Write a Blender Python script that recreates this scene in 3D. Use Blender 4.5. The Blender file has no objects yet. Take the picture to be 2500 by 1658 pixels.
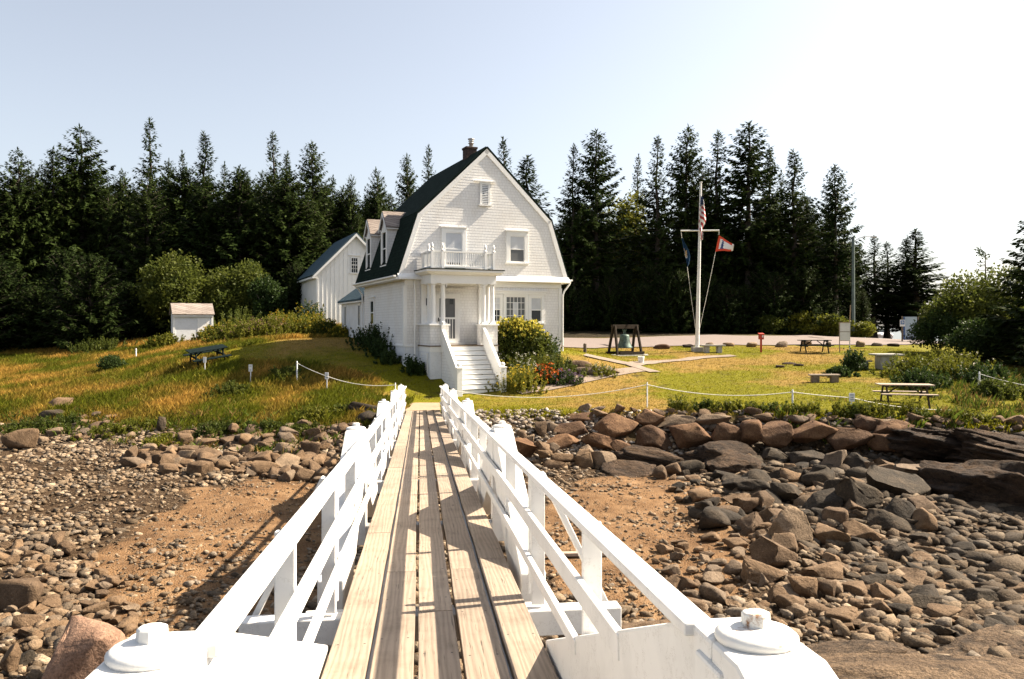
import bpy, bmesh, math, random
import numpy as np
from mathutils import Vector, Matrix, Quaternion
C = bpy.context.scene.collection
R = math.radians
F, CU, HV = 1944.0, 1250.0, 795.0     # focal length (px of the 2500 px wide photo), principal point, horizon row
SUN_AZ, SUN_EL = R(18.5), R(43)         # azimuth from +X towards +Y
rng = np.random.default_rng(7)
random.seed(7)
Z3 = Vector((0, 0, 1))

def P(u, v, d):
    return Vector(((u - CU) / F * d, d, (HV - v) / F * d))

# ------------------------------------------------------------------ noise (numpy)
def _hash(i, j, s):
    h = (i.astype(np.int64) * 374761393 + j.astype(np.int64) * 668265263 + s * 1442695041) & 0x7fffffff
    h = ((h ^ (h >> 13)) * 1274126177) & 0x7fffffff
    return ((h ^ (h >> 16)) & 0xffff) / 65535.0
def vn(x, y, s=0):
    x = np.asarray(x, float); y = np.asarray(y, float)
    i = np.floor(x); j = np.floor(y); fx = x - i; fy = y - j
    fx = fx * fx * (3 - 2 * fx); fy = fy * fy * (3 - 2 * fy)
    i = i.astype(np.int64); j = j.astype(np.int64)
    a = _hash(i, j, s); b = _hash(i + 1, j, s); c = _hash(i, j + 1, s); d = _hash(i + 1, j + 1, s)
    return (a * (1 - fx) + b * fx) * (1 - fy) + (c * (1 - fx) + d * fx) * fy
def fbm(x, y, s=0, o=4):
    t = 0; a = .5; x = np.asarray(x, float); y = np.asarray(y, float)
    for k in range(o):
        t = t + a * vn(x, y, s + k * 17); x = x * 2.03 + 3.1; y = y * 2.03 + 1.7; a *= .5
    return t
def sstep(a, b, x):
    t = np.clip((x - a) / (b - a), 0, 1); return t * t * (3 - 2 * t)

# ------------------------------------------------------------------ mesh builder
class MB:
    def __init__(s): s.v = []; s.f = []; s.m = []; s.s = []
    def add(s, vs, fs, mi=0, smooth=False):
        o = len(s.v); s.v += [tuple(v) for v in vs]
        for f in fs:
            s.f.append([i + o for i in f]); s.m.append(mi); s.s.append(smooth)
        return s
    def box(s, c, size, rot=None, mi=0):
        hx, hy, hz = [q / 2 for q in size]; c = Vector(c)
        vs = [Vector((x, y, z)) for x in (-hx, hx) for y in (-hy, hy) for z in (-hz, hz)]
        if rot is not None: vs = [rot @ v for v in vs]
        return s.add([v + c for v in vs], [(0, 1, 3, 2), (4, 6, 7, 5), (0, 4, 5, 1), (2, 3, 7, 6), (0, 2, 6, 4), (1, 5, 7, 3)], mi)
    def box2(s, a, b, mi=0):
        a = Vector(a); b = Vector(b)
        return s.box((a + b) / 2, [abs(q) for q in (b - a)], None, mi)
    def bar(s, p, q, w, h, up=Z3, mi=0):
        p = Vector(p); q = Vector(q); d = (q - p); L = d.length; d.normalize()
        sd = d.cross(Vector(up)); sd.normalize(); u2 = sd.cross(d)
        rot = Matrix((d, sd, u2)).transposed()
        return s.box((p + q) / 2, (L, w, h), rot, mi)
    def tube(s, pts, r, n=8, mi=0, smooth=True, cap=True):
        pts = [Vector(p) for p in pts]; k = len(pts); vs = []; fs = []
        if not hasattr(r, '__len__'): r = [r] * k
        ref = None
        for i, p in enumerate(pts):
            d = (pts[min(i + 1, k - 1)] - pts[max(i - 1, 0)]).normalized()
            if ref is None: ref = Vector((1, 0, 0)) if abs(d.x) < .8 else Vector((0, 1, 0))
            a = d.cross(ref).normalized(); b = d.cross(a); ref = b.cross(d) if False else ref
            for j in range(n):
                t = 2 * math.pi * j / n; vs.append(p + (a * math.cos(t) + b * math.sin(t)) * r[i])
        for i in range(k - 1):
            for j in range(n):
                fs.append((i * n + j, i * n + (j + 1) % n, (i + 1) * n + (j + 1) % n, (i + 1) * n + j))
        s.add(vs, fs, mi, smooth)
        if cap: s.add(vs[:n], [tuple(range(n))], mi); s.add(vs[-n:], [tuple(range(n))], mi)
        return s
    def lathe(s, prof, c=(0, 0, 0), n=16, mi=0, smooth=True, rot=None):
        c = Vector(c); vs = []; fs = []; k = len(prof)
        for r, z in prof:
            for j in range(n):
                t = 2 * math.pi * j / n; p = Vector((r * math.cos(t), r * math.sin(t), z))
                vs.append((rot @ p if rot is not None else p) + c)
        for i in range(k - 1):
            for j in range(n):
                fs.append((i * n + j, i * n + (j + 1) % n, (i + 1) * n + (j + 1) % n, (i + 1) * n + j))
        s.add(vs, fs, mi, smooth)
        s.add(vs[:n], [tuple(range(n))], mi); s.add(vs[-n:], [tuple(range(n))], mi)
        return s
    def prism(s, poly, off, mi=0):
        n = len(poly); off = Vector(off); a = [Vector(p) for p in poly]; b = [p + off for p in a]
        fs = [tuple(range(n)), tuple(range(n, 2 * n))] + [(i, (i + 1) % n, n + (i + 1) % n, n + i) for i in range(n)]
        return s.add(a + b, fs, mi)
    def quad(s, a, b, c, d, mi=0): return s.add([a, b, c, d], [(0, 1, 2, 3)], mi)
    def build(s, name, mat, parent=None, shift=None, bevel=0, recalc=True, loc=None):
        me = bpy.data.meshes.new(name)
        vs = s.v
        if shift is not None: vs = [(x + shift[0], y + shift[1], z + shift[2]) for x, y, z in vs]
        me.from_pydata(vs, [], s.f)
        mats = mat if isinstance(mat, (list, tuple)) else [mat]
        for m in mats: me.materials.append(m)
        me.polygons.foreach_set('material_index', s.m); me.polygons.foreach_set('use_smooth', s.s)
        if recalc:
            bm = bmesh.new(); bm.from_mesh(me); bmesh.ops.recalc_face_normals(bm, faces=bm.faces); bm.to_mesh(me); bm.free()
        me.update()
        o = bpy.data.objects.new(name, me); C.objects.link(o)
        if parent is not None: o.parent = parent
        if loc is not None: o.location = loc
        if bevel:
            b = o.modifiers.new('bevel', 'BEVEL'); b.width = bevel; b.segments = 2; b.limit_method = 'ANGLE'; b.angle_limit = R(40)
        return o

def npmesh(name, V, Fq, mat, smooth=False, col=None, parent=None, matidx=None):
    """mesh from numpy arrays; Fq is (n,3) or (n,4)"""
    me = bpy.data.meshes.new(name); V = np.asarray(V, np.float32); Fq = np.asarray(Fq, np.int32)
    n, k = Fq.shape
    me.vertices.add(len(V)); me.vertices.foreach_set('co', V.ravel())
    me.loops.add(n * k); me.loops.foreach_set('vertex_index', Fq.ravel())
    me.polygons.add(n); me.polygons.foreach_set('loop_start', np.arange(0, n * k, k, dtype=np.int32))
    me.polygons.foreach_set('loop_total', np.full(n, k, np.int32))
    if smooth: me.polygons.foreach_set('use_smooth', np.ones(n, bool))
    for m in (mat if isinstance(mat, (list, tuple)) else [mat]): me.materials.append(m)
    if matidx is not None: me.polygons.foreach_set('material_index', np.asarray(matidx, np.int32))
    if col is not None:
        at = me.attributes.new('col', 'FLOAT_COLOR', 'POINT')
        c4 = np.ones((len(V), 4), np.float32); c4[:, :3] = col; at.data.foreach_set('color', c4.ravel())
    me.update(calc_edges=True)
    o = bpy.data.objects.new(name, me); C.objects.link(o)
    if parent is not None: o.parent = parent
    return o

def tag(o, label=None, cat=None, group=None, kind=None):
    if label: o['label'] = label
    if cat: o['category'] = cat
    if group: o['group'] = group
    if kind: o['kind'] = kind
    return o
def thing(name, label, cat, loc=(0, 0, 0), rz=0, group=None):
    o = bpy.data.objects.new(name, None); C.objects.link(o); o.location = loc; o.rotation_euler = (0, 0, rz)
    o.empty_display_size = .2
    return tag(o, label, cat, group)
def dup(root, loc, rz=0, label=None, group=None, scale=None):
    r = root.copy(); C.objects.link(r); r.location = loc; r.rotation_euler = (0, 0, rz)
    if scale is not None: r.scale = scale if hasattr(scale, '__len__') else (scale,) * 3
    if label: r['label'] = label
    if group: r['group'] = group
    for ch in list(root.children):
        c = ch.copy(); C.objects.link(c); c.parent = r
        for g in list(ch.children):
            d = g.copy(); C.objects.link(d); d.parent = c
    return r

# ------------------------------------------------------------------ materials
class NT:
    def __init__(s, name):
        s.m = bpy.data.materials.new(name); s.m.use_nodes = True; s.t = s.m.node_tree; s.n = s.t.nodes; s.l = s.t.links
        s.b = s.n['Principled BSDF']; s.out = s.n['Material Output']
        s.b.inputs['Specular IOR Level'].default_value = .3
    def node(s, typ, ins=None, **kw):
        q = s.n.new(typ)
        for k, v in kw.items(): setattr(q, k, v)
        for k, v in (ins or {}).items():
            if hasattr(v, 'bl_idname') or isinstance(v, bpy.types.NodeSocket): s.l.new(v, q.inputs[k])
            else: q.inputs[k].default_value = v
        return q
    def coord(s, scale=(1, 1, 1), kind='Object'):
        tc = s.node('ShaderNodeTexCoord'); mp = s.node('ShaderNodeMapping', {'Vector': tc.outputs[kind], 'Scale': scale}); return mp.outputs[0]
    def pos(s, scale=(1, 1, 1)):
        g = s.node('ShaderNodeNewGeometry'); mp = s.node('ShaderNodeMapping', {'Vector': g.outputs['Position'], 'Scale': scale}); return mp.outputs[0]
    def noise(s, vec, scale, detail=4, rough=.55):
        return s.node('ShaderNodeTexNoise', {'Vector': vec, 'Scale': scale, 'Detail': detail, 'Roughness': rough}).outputs[0]
    def ramp(s, fac, stops):
        r = s.node('ShaderNodeValToRGB', {'Fac': fac}); e = r.color_ramp.elements
        while len(e) < len(stops): e.new(.5)
        for k, (p, c) in enumerate(stops): e[k].position = p; e[k].color = (*c, 1) if len(c) == 3 else c
        return r.outputs[0]
    def fr(s, fac, a, b): return s.node('ShaderNodeMapRange', {'Value': fac, 'From Min': a, 'From Max': b}).outputs[0]
    def mix(s, fac, a, b, blend='MIX'):
        q = s.node('ShaderNodeMix', data_type='RGBA', blend_type=blend)
        for k, v in ((0, fac), (6, a), (7, b)):
            if isinstance(v, bpy.types.NodeSocket): s.l.new(v, q.inputs[k])
            else: q.inputs[k].default_value = (*v, 1) if (k > 0 and len(v) == 3) else v
        return q.outputs[2]
    def math(s, op, a, b=0.0, c=None):
        q = s.node('ShaderNodeMath', operation=op)
        for k, v in enumerate((a, b) if c is None else (a, b, c)):
            if isinstance(v, bpy.types.NodeSocket): s.l.new(v, q.inputs[k])
            else: q.inputs[k].default_value = v
        return q.outputs[0]
    def bump(s, h, strength=.3, dist=.02):
        q = s.node('ShaderNodeBump', {'Height': h, 'Strength': strength, 'Distance': dist}); s.l.new(q.outputs[0], s.b.inputs['Normal']); return q
    def col(s, c, rough=.7):
        if isinstance(c, bpy.types.NodeSocket): s.l.new(c, s.b.inputs['Base Color'])
        else: s.b.inputs['Base Color'].default_value = (*c, 1)
        if isinstance(rough, bpy.types.NodeSocket): s.l.new(rough, s.b.inputs['Roughness'])
        else: s.b.inputs['Roughness'].default_value = rough
        return s
def M_simple(name, c, rough=.7, var=.15, scale=8, bump=.15, metal=0, dist=.01):
    t = NT(name); v = t.coord(); n = t.noise(v, scale, 5)
    d = tuple(q * (1 - var * 1.4) for q in c); l = tuple(min(1, q * (1 + var)) for q in c)
    t.col(t.ramp(n, [(.3, d), (.7, l)]), rough); t.b.inputs['Metallic'].default_value = metal
    if bump: t.bump(n, bump, dist)
    return t.m

def M_paint(name, base=(.8, .79, .77), dirt=.5, scale=3):
    base = tuple(q * .9 for q in base)
    t = NT(name); v = t.pos(); n1 = t.noise(v, scale, 6, .65); n2 = t.noise(v, 14, 4); n3 = t.noise(t.pos((1, 1, .15)), 26, 4, .7)
    c = t.ramp(n1, [(.25, tuple(b * (1 - .16 * dirt) for b in base)), (.55, base)])
    c = t.mix(t.math('MULTIPLY', t.fr(n3, .62, .8), .35 * dirt), c, (.55, .5, .42))
    ch = t.noise(t.pos((1, 1, .6)), 7, 8, .78); chip = t.fr(ch, .665, .70); c = t.mix(t.math('MULTIPLY', chip, .8 * dirt), c, (.33, .27, .2))
    cr_ = t.noise(t.pos((.9, .9, .9)), 2.6, 9, .75); crk = t.math('LESS_THAN', t.math('ABSOLUTE', t.math('SUBTRACT', cr_, .5)), .0025); c = t.mix(t.math('MULTIPLY', crk, .55 * dirt), c, (.25, .22, .18))
    t.col(c, .6); h = t.math('SUBTRACT', t.math('ADD', n2, n3), t.math('ADD', chip, crk)); t.bump(h, .2, .006)
    return t.m
m_white = M_paint('white_paint', (.77, .76, .735), .9)
m_trim = M_paint('white_trim', (.88, .87, .84), .35, 2)
def M_shingle():
    t = NT('white_shingle'); tc = t.node('ShaderNodeTexCoord'); sp = t.node('ShaderNodeSeparateXYZ', {'Vector': tc.outputs['Object']})
    hx = t.math('ADD', sp.outputs[0], sp.outputs[1])
    cb = t.node('ShaderNodeCombineXYZ', {'X': hx, 'Y': sp.outputs[2]}).outputs[0]
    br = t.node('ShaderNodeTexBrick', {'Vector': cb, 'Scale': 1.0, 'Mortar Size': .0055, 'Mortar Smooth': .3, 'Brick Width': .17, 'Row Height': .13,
        'Color1': (.82, .81, .79, 1), 'Color2': (.77, .76, .745, 1), 'Mortar': (.56, .54, .52, 1)}, offset=.43, squash=.8, squash_frequency=3)  # joint and course lines darkened in colour, standing in for their shadow gaps
    n = t.noise(t.pos((1, 1, .35)), 1.3, 6, .7); n2 = t.noise(t.pos(), 30, 3)
    c = t.mix(t.fr(n, .35, .75), br.outputs['Color'], t.mix(1.0, br.outputs['Color'], (.93, .9, .86), 'MULTIPLY'))
    t.col(c, .65); h = t.math('SUBTRACT', t.math('MULTIPLY', n2, .3), br.outputs['Fac']); t.bump(h, .5, .008)
    return t.m
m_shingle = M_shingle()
def M_roof(name, a, b, cell=.16):
    t = NT(name); tc = t.node('ShaderNodeTexCoord'); sp = t.node('ShaderNodeSeparateXYZ', {'Vector': tc.outputs['Object']})
    cb = t.node('ShaderNodeCombineXYZ', {'X': sp.outputs[1], 'Y': t.math('ADD', sp.outputs[2], t.math('MULTIPLY', sp.outputs[0], .25))}).outputs[0]
    br = t.node('ShaderNodeTexBrick', {'Vector': cb, 'Scale': 1.0, 'Mortar Size': .008, 'Brick Width': .3, 'Row Height': cell, 'Color1': (*a, 1), 'Color2': (*b, 1),
        'Mortar': (a[0] * .4, a[1] * .4, a[2] * .4, 1)})
    n = t.noise(t.pos(), 2.2, 5, .7)
    t.col(t.mix(t.math('MULTIPLY', t.fr(n, .4, .75), .35), br.outputs['Color'], b), .9)
    t.bump(t.math('SUBTRACT', t.math('MULTIPLY', t.noise(t.pos(), 40, 2), .3), br.outputs['Fac']), .6, .01); t.b.inputs['Specular IOR Level'].default_value = .03
    return t.m
m_roof = M_roof('dark_green_asphalt_shingle', (.007, .014, .011), (.012, .022, .017))
m_roofgrey = M_roof('grey_slate_shingle', (.055, .085, .105), (.075, .11, .13))
m_cedar = M_roof('weathered_cedar_shingle', (.2, .165, .145), (.29, .25, .225), .12)
def M_glass(name, c=(.02, .025, .028)):
    t = NT(name); n = t.noise(t.pos(), 1.4, 2); t.col(c, .06); t.b.inputs['Specular IOR Level'].default_value = .6; t.bump(n, .05, .02); return t.m
m_glass = M_glass('window_glass')
m_blind = M_simple('pale_window_blind', (.52, .53, .55), .5, .06, 3, 0)
m_screen = M_simple('grey_insect_screen', (.12, .125, .13), .6, .08, 60, 0)
def M_plank():
    t = NT('weathered_plank'); tc = t.node('ShaderNodeTexCoord'); oi = t.node('ShaderNodeObjectInfo')
    off = t.node('ShaderNodeCombineXYZ', {'X': t.math('MULTIPLY', oi.outputs['Random'], 37), 'Y': t.math('MULTIPLY', oi.outputs['Random'], 91), 'Z': 0.0})
    vec = t.node('ShaderNodeVectorMath', {0: tc.outputs['Object'], 1: off.outputs[0]}, operation='ADD').outputs[0]
    st = t.node('ShaderNodeMapping', {'Vector': vec, 'Scale': (1, .07, 1)}).outputs[0]
    g1 = t.noise(st, 60, 6, .75); ds = t.noise(t.node('ShaderNodeMapping', {'Vector': vec, 'Scale': (1, .25, 1)}).outputs[0], 5, 3)
    wv = t.node('ShaderNodeTexWave', {'Vector': st, 'Scale': 9, 'Distortion': 9, 'Detail': 3, 'Detail Scale': 1.4}, wave_type='BANDS', bands_direction='X').outputs['Fac']
    grain = t.math('ADD', t.math('MULTIPLY', g1, .55), t.math('MULTIPLY', wv, .45))
    c = t.ramp(grain, [(.15, (.29, .235, .185)), (.45, (.37, .305, .245)), (.85, (.44, .365, .295))])
    st2 = t.noise(vec, 2.2, 5, .7)
    c = t.mix(t.fr(st2, .48, .72), c, t.mix(1.0, c, (.72, .70, .68), 'MULTIPLY'))
    kn = t.node('ShaderNodeTexVoronoi', {'Vector': t.node('ShaderNodeMapping', {'Vector': vec, 'Scale': (1.6, .5, 1)}).outputs[0], 'Scale': 2.2}).outputs['Distance']
    c = t.mix(t.math('MULTIPLY', t.math('SUBTRACT', 1, t.fr(kn, .03, .075)), .75), c, (.12, .075, .045))
    cr = t.noise(t.node('ShaderNodeMapping', {'Vector': vec, 'Scale': (1, .03, 1)}).outputs[0], 110, 2)
    c = t.mix(t.fr(cr, .66, .74), c, (.1, .08, .06))
    hue = t.mix(oi.outputs['Random'], (.58, .555, .53), (.82, .785, .74)); c = t.mix(1.0, c, hue, 'MULTIPLY')
    so_ = t.node('ShaderNodeSeparateXYZ', {'Vector': tc.outputs['Object']}); ny_ = t.math('ABSOLUTE', t.math('SUBTRACT', t.math('MODULO', t.math('ADD', so_.outputs[1], 40.0), .78), .39)); nx_ = t.math('ABSOLUTE', t.math('SUBTRACT', t.math('ABSOLUTE', so_.outputs[0]), .075))
    nail = t.math('LESS_THAN', t.math('MAXIMUM', nx_, ny_), .0065); c = t.mix(nail, c, (.05, .04, .035))
    t.col(c, .8); t.bump(t.math('SUBTRACT', grain, t.math('MULTIPLY', t.fr(cr, .66, .74), 1.5)), .45, .004)
    return t.m
m_plank = M_plank()
m_landing = M_simple('tan_landing_board', (.29, .215, .14), .8, .12, 9, .2)
m_darkwood = M_simple('dark_timber', (.05, .035, .022), .75, .35, 12, .3)
m_oldwood = M_simple('old_grey_timber', (.16, .12, .085), .8, .3, 10, .3)
m_greenwood = M_simple('dark_green_painted_wood', (.008, .014, .013), .6, .3, 12, .2)
m_greenwood.node_tree.nodes['Principled BSDF'].inputs['Specular IOR Level'].default_value = .04
m_blackmetal = M_simple('black_metal', (.02, .02, .02), .5, .2, 10, .1)
m_rope = M_simple('white_rope', (.72, .69, .62), .8, .12, 90, .4)
m_post = M_paint('white_post_paint', (.74, .74, .74), .5, 5)
m_concrete = M_simple('old_concrete', (.34, .32, .28), .9, .22, 5, .35)
m_path = M_simple("concrete_path", (.2, .155, .12), .9, .14, 3, .25)
m_foundation = M_paint('white_painted_foundation', (.78, .79, .8), .9, 1.6)
m_brick = M_simple('dark_brick', (.055, .035, .03), .9, .4, 14, .4)
m_flue = M_simple('galvanised_flue', (.45, .43, .42), .4, .15, 8, .05, .7)
m_red = M_simple('red_paint', (.42, .05, .03), .5, .2, 10, .1)
m_bell = M_simple('verdigris_bronze', (.07, .10, .085), .55, .45, 6, .2, .5)
m_sign = M_simple('white_sign_face', (.72, .71, .7), .5, .06, 4, .05)
m_ink = M_simple('dark_sign_ink', (.05, .06, .09), .6, .1, 10, 0)
m_stonegrey = None
def M_rock(name, c1, c2, c3, scale=3.5, strata=False, moss=0):
    c1, c2, c3 = [tuple(q * k_ for q, k_ in zip(c_, (.72, .66, .6))) for c_ in (c1, c2, c3)]
    t = NT(name); tc = t.node('ShaderNodeTexCoord'); oi = t.node('ShaderNodeObjectInfo'); v = t.pos()
    n1 = t.noise(v, scale, 8, .65); n2 = t.noise(v, scale * 7, 5, .6); n3 = t.noise(v, scale * .35, 3)
    c = t.ramp(n1, [(.28, c1), (.5, c2), (.72, c3)])
    hue = t.mix(oi.outputs['Random'], (.72, .70, .70), (1.22, 1.15, 1.05)); c = t.mix(1.0, c, hue, 'MULTIPLY')
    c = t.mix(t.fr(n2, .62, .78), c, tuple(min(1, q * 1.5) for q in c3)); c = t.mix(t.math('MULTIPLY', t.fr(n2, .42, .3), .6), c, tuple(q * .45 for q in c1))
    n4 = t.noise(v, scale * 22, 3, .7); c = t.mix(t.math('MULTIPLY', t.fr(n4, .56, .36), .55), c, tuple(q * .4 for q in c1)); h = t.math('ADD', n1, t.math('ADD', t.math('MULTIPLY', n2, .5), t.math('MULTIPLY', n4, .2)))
    if strata:
        sv = t.node('ShaderNodeMapping', {'Vector': tc.outputs['Object'], 'Scale': (.5, 1.0, 3.5), 'Rotation': (.25, .35, .2)}).outputs[0]
        s1 = t.noise(sv, 2.6, 7, .7); h = t.math('ADD', h, t.math('MULTIPLY', s1, 2.0)); c = t.mix(t.fr(s1, .5, .36), c, tuple(q * .4 for q in c1))
    t.col(c, .88); t.bump(h, .9 if not strata else 1.0, .06 if not strata else .22); t.b.inputs['Specular IOR Level'].default_value = .2
    return t.m
m_rock = M_rock('tan_grey_rock', (.10, .07, .045), (.205, .15, .10), (.31, .235, .165))
m_russet = M_rock('russet_rock', (.075, .042, .026), (.16, .098, .058), (.27, .18, .112), 2.2)
m_pinkrock = M_rock('pinkish_rock', (.17, .115, .09), (.29, .20, .16), (.40, .29, .235), 1.6)
m_darkrock = M_rock('dark_tidal_rock', (.028, .024, .019), (.058, .05, .039), (.13, .108, .082), 2.4)
m_ledge = M_rock('layered_ledge_rock', (.06, .044, .032), (.115, .082, .058), (.2, .145, .10), 1.4, True)
m_paleledge = M_rock('pale_layered_ledge', (.12, .09, .065), (.23, .175, .125), (.35, .275, .2), 1.6, True)
m_greyrock = M_rock('pale_grey_rock', (.13, .105, .078), (.24, .195, .15), (.37, .31, .24), 2.5)
def M_col(name, rough=.85, trans=.0, spec=.15, nscale=6, var=.25, gain=.74):
    """surface whose own colour comes from the mesh's colour attribute (each stone / blade has a colour)"""
    t = NT(name); a = t.node('ShaderNodeAttribute', attribute_name='col'); n = t.noise(t.pos(), nscale, 5, .6)
    c = t.mix(1.0, a.outputs['Color'], t.ramp(n, [(.3, ((1 - var) * gain,) * 3), (.7, ((1 + var) * gain,) * 3)]), 'MULTIPLY')
    t.col(c, rough); t.b.inputs['Specular IOR Level'].default_value = spec
    if trans:
        tr = t.node('ShaderNodeBsdfTranslucent', {'Color': c}); mx = t.node('ShaderNodeMixShader', {0: trans, 1: t.b.outputs[0], 2: tr.outputs[0]}); t.l.new(mx.outputs[0], t.out.inputs[0])
    else: t.bump(n, .9, .03)
    return t.m
m_pebble = M_col('beach_stone', nscale=26, var=.42)
m_blade = M_col('grass_blade', .6, .35, .12, 3, .2, .66)
def M_leaf(name, a, b, trans=.35, spec=.25, nscale=.9):
    a = tuple(q * .72 for q in a); b = tuple(q * .72 for q in b); spec *= .5
    t = NT(name); tc = t.node('ShaderNodeTexCoord'); oi = t.node('ShaderNodeObjectInfo')
    n = t.noise(tc.outputs['Object'], nscale, 3); n2 = t.noise(tc.outputs['Object'], nscale * 9, 2)
    c = t.ramp(t.math('ADD', t.math('MULTIPLY', n, .6), t.math('MULTIPLY', n2, .4)), [(.35, a), (.65, b)])
    c = t.mix(1.0, c, t.mix(oi.outputs['Random'], (.8, .84, .8), (1.2, 1.14, 1.1)), 'MULTIPLY')
    t.col(c, .55); t.b.inputs['Specular IOR Level'].default_value = spec
    tr = t.node('ShaderNodeBsdfTranslucent', {'Color': c}); mx = t.node('ShaderNodeMixShader', {0: trans, 1: t.b.outputs[0], 2: tr.outputs[0]}); t.l.new(mx.outputs[0], t.out.inputs[0])
    return t.m
m_needle = M_leaf('spruce_needles', (.024, .042, .012), (.062, .088, .022), .22, .08, .35)
m_needle2 = M_leaf('young_spruce_needles', (.014, .026, .008), (.04, .06, .016), .2, .06, .6)
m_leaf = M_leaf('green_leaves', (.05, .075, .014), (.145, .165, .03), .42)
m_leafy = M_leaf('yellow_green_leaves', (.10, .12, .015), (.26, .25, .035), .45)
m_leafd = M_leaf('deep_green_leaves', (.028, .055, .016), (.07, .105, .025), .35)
m_bark = M_simple('spruce_bark', (.075, .06, .048), .9, .4, 9, .5)
m_barkg = M_simple('grey_bark', (.12, .1, .08), .9, .35, 9, .5)
def M_flower(name, c): return M_leaf(name, tuple(q * .75 for q in c), c, .3)
m_fyellow = M_flower('yellow_blossom', (.72, .55, .06)); m_forange = M_flower('orange_blossom', (.75, .17, .03)); m_fpurple = M_flower('purple_blossom', (.36, .22, .4))
m_fwhite = M_flower('white_blossom', (.75, .72, .6)); m_fgold = M_flower('gold_blossom', (.55, .38, .03)); m_fpink = M_flower('dusty_pink_blossom', (.32, .19, .13))
m_hyd = M_flower('yellow_green_blossom', (.75, .66, .1))
# ------------------------------------------------------------------ terrain
# the land as a smooth sheet through surveyed points (eye level = 0), the beach below it, a bank between the two
CTL = [(-3.3, 29, -3.12), (-3.5, 31.5, -3.05), (-1.36, 33.3, -2.86), (2.36, 39.1, -1.3), (-4.86, 35.9, -1.85), (-3.47, 34.6, -2.34), (-8.06, 43.2, -.7),
       (-10.5, 48.7, -.82), (-11, 56, -.05), (-14, 54, -.1), (-20.8, 52, -.98), (-14.5, 38, -1.68), (-34, 60, -1.3), (-24, 45, -2.4), (-17.8, 33, -3.45),
       (-21.3, 36, -3.1), (-30, 42, -3.1), (-7.2, 30, -2.98), (-10, 30.5, -3.2), (-10, 34, -2.35), (-7, 33, -2.5), (0, 28.5, -3.0), (5.1, 28.3, -2.95), (10.4, 27, -3.0),
       (14, 26, -3.15), (16.7, 26, -3.3), (24, 26, -3.3), (14.1, 28.6, -2.93), (2, 43.5, -1.17), (6.5, 46, -1.74), (11.2, 48, -1.56), (15, 48, -1.64), (18.2, 48, -1.64), (20, 48, -1.6),
       (4, 53, -1.2), (14, 53, -1.3), (24, 54, -1.4), (4, 62, -.8), (14, 62, -.78), (24, 64, -.85), (46, 100, -1.95), (34, 78, -1.35), (17.9, 38, -2.05), (13.2, 34, -2.38),
       (14.6, 42, -2.05), (6.25, 38, -2.16), (2, 34.2, -2.72), (18.2, 31, -2.5), (24, 36, -2.4), (30, 48, -1.8), (30, 36, -2.6), (-60, 70, -.5), (-40, 90, .6), (0, 90, .6), (-10, 72, .4),
       (60, 60, -2.2), (70, 110, -3.0), (20, 120, .0), (-80, 40, -3), (60, 30, -3.5), (0, 160, 1), (-90, 160, 1), (90, 160, -5), (-2, 48, -.9), (-12, 44, -.75), (-16, 46, -.9)]
_cp = np.array(CTL)
def _tps():
    n = len(_cp); d = np.hypot(_cp[:, None, 0] - _cp[None, :, 0], _cp[:, None, 1] - _cp[None, :, 1])
    K = np.where(d > 0, d * d * np.log(d + 1e-9), 0) + np.eye(n) * 2.0
    Pm = np.c_[np.ones(n), _cp[:, :2]]; A = np.zeros((n + 3, n + 3)); A[:n, :n] = K; A[:n, n:] = Pm; A[n:, :n] = Pm.T
    return np.linalg.solve(A, np.r_[_cp[:, 2], 0, 0, 0])
_w = _tps()
def land(x, y):
    x = np.asarray(x, float); y = np.asarray(y, float); sh = x.shape; x = x.ravel(); y = y.ravel(); out = np.zeros(len(x))
    for i in range(0, len(x), 20000):
        xx = x[i:i + 20000]; yy = y[i:i + 20000]
        d = np.hypot(xx[:, None] - _cp[None, :, 0], yy[:, None] - _cp[None, :, 1])
        out[i:i + 20000] = np.where(d > 0, d * d * np.log(d + 1e-9), 0) @ _w[:-3] + _w[-3] + _w[-2] * xx + _w[-1] * yy
    return np.clip(out, -6, 2.5).reshape(sh)
SX = np.array([-130, -60, -35, -25, -18, -13, -10, -6, -3.4, -1, 3, 8, 12, 16, 22, 40, 130.])
ST = np.array([40, 38, 37, 35, 32.6, 30.6, 29.6, 29.3, 29.0, 28.6, 28.2, 27.6, 26.9, 26, 25.5, 25, 24.])      # top of the bank
SB = np.array([34, 32, 31, 30.5, 28.6, 26, 24.4, 23, 23.4, 24, 26.0, 26.0, 25.2, 24.4, 24, 23, 20.])        # foot of the bank
def shore_s(x, y):
    w = (fbm(np.asarray(x) * .35, np.asarray(y) * .35, 5) - .5) * 1.4
    t = np.interp(x, SX, ST) + w * .8; b = np.interp(x, SX, SB) + w
    return np.clip((y - b) / np.maximum(t - b, .4), 0, 1)
def height(x, y):
    x = np.asarray(x, float); y = np.asarray(y, float)
    be = -4.42 + (fbm(x * .22, y * .22, 3) - .5) * .55 + sstep(4, -16, y) * -1.5 + sstep(-9, -24, x) * .3 * sstep(14, 26, y)
    s = shore_s(x, y); s = s * s * (3 - 2 * s) * .55 + s * .45
    la = land(x, y) + (fbm(x * .5, y * .5, 9) - .5) * .12
    far = sstep(112, 140, y + .15 * np.abs(x)); la = la * (1 - far) + far * (-7.5) * np.where(x > 24, 1, sstep(24, 10, x) * 0 + sstep(10, 24, x))
    return be * (1 - s) + la * s
def H(x, y): return float(height(np.array([x]), np.array([y]))[0])
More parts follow.
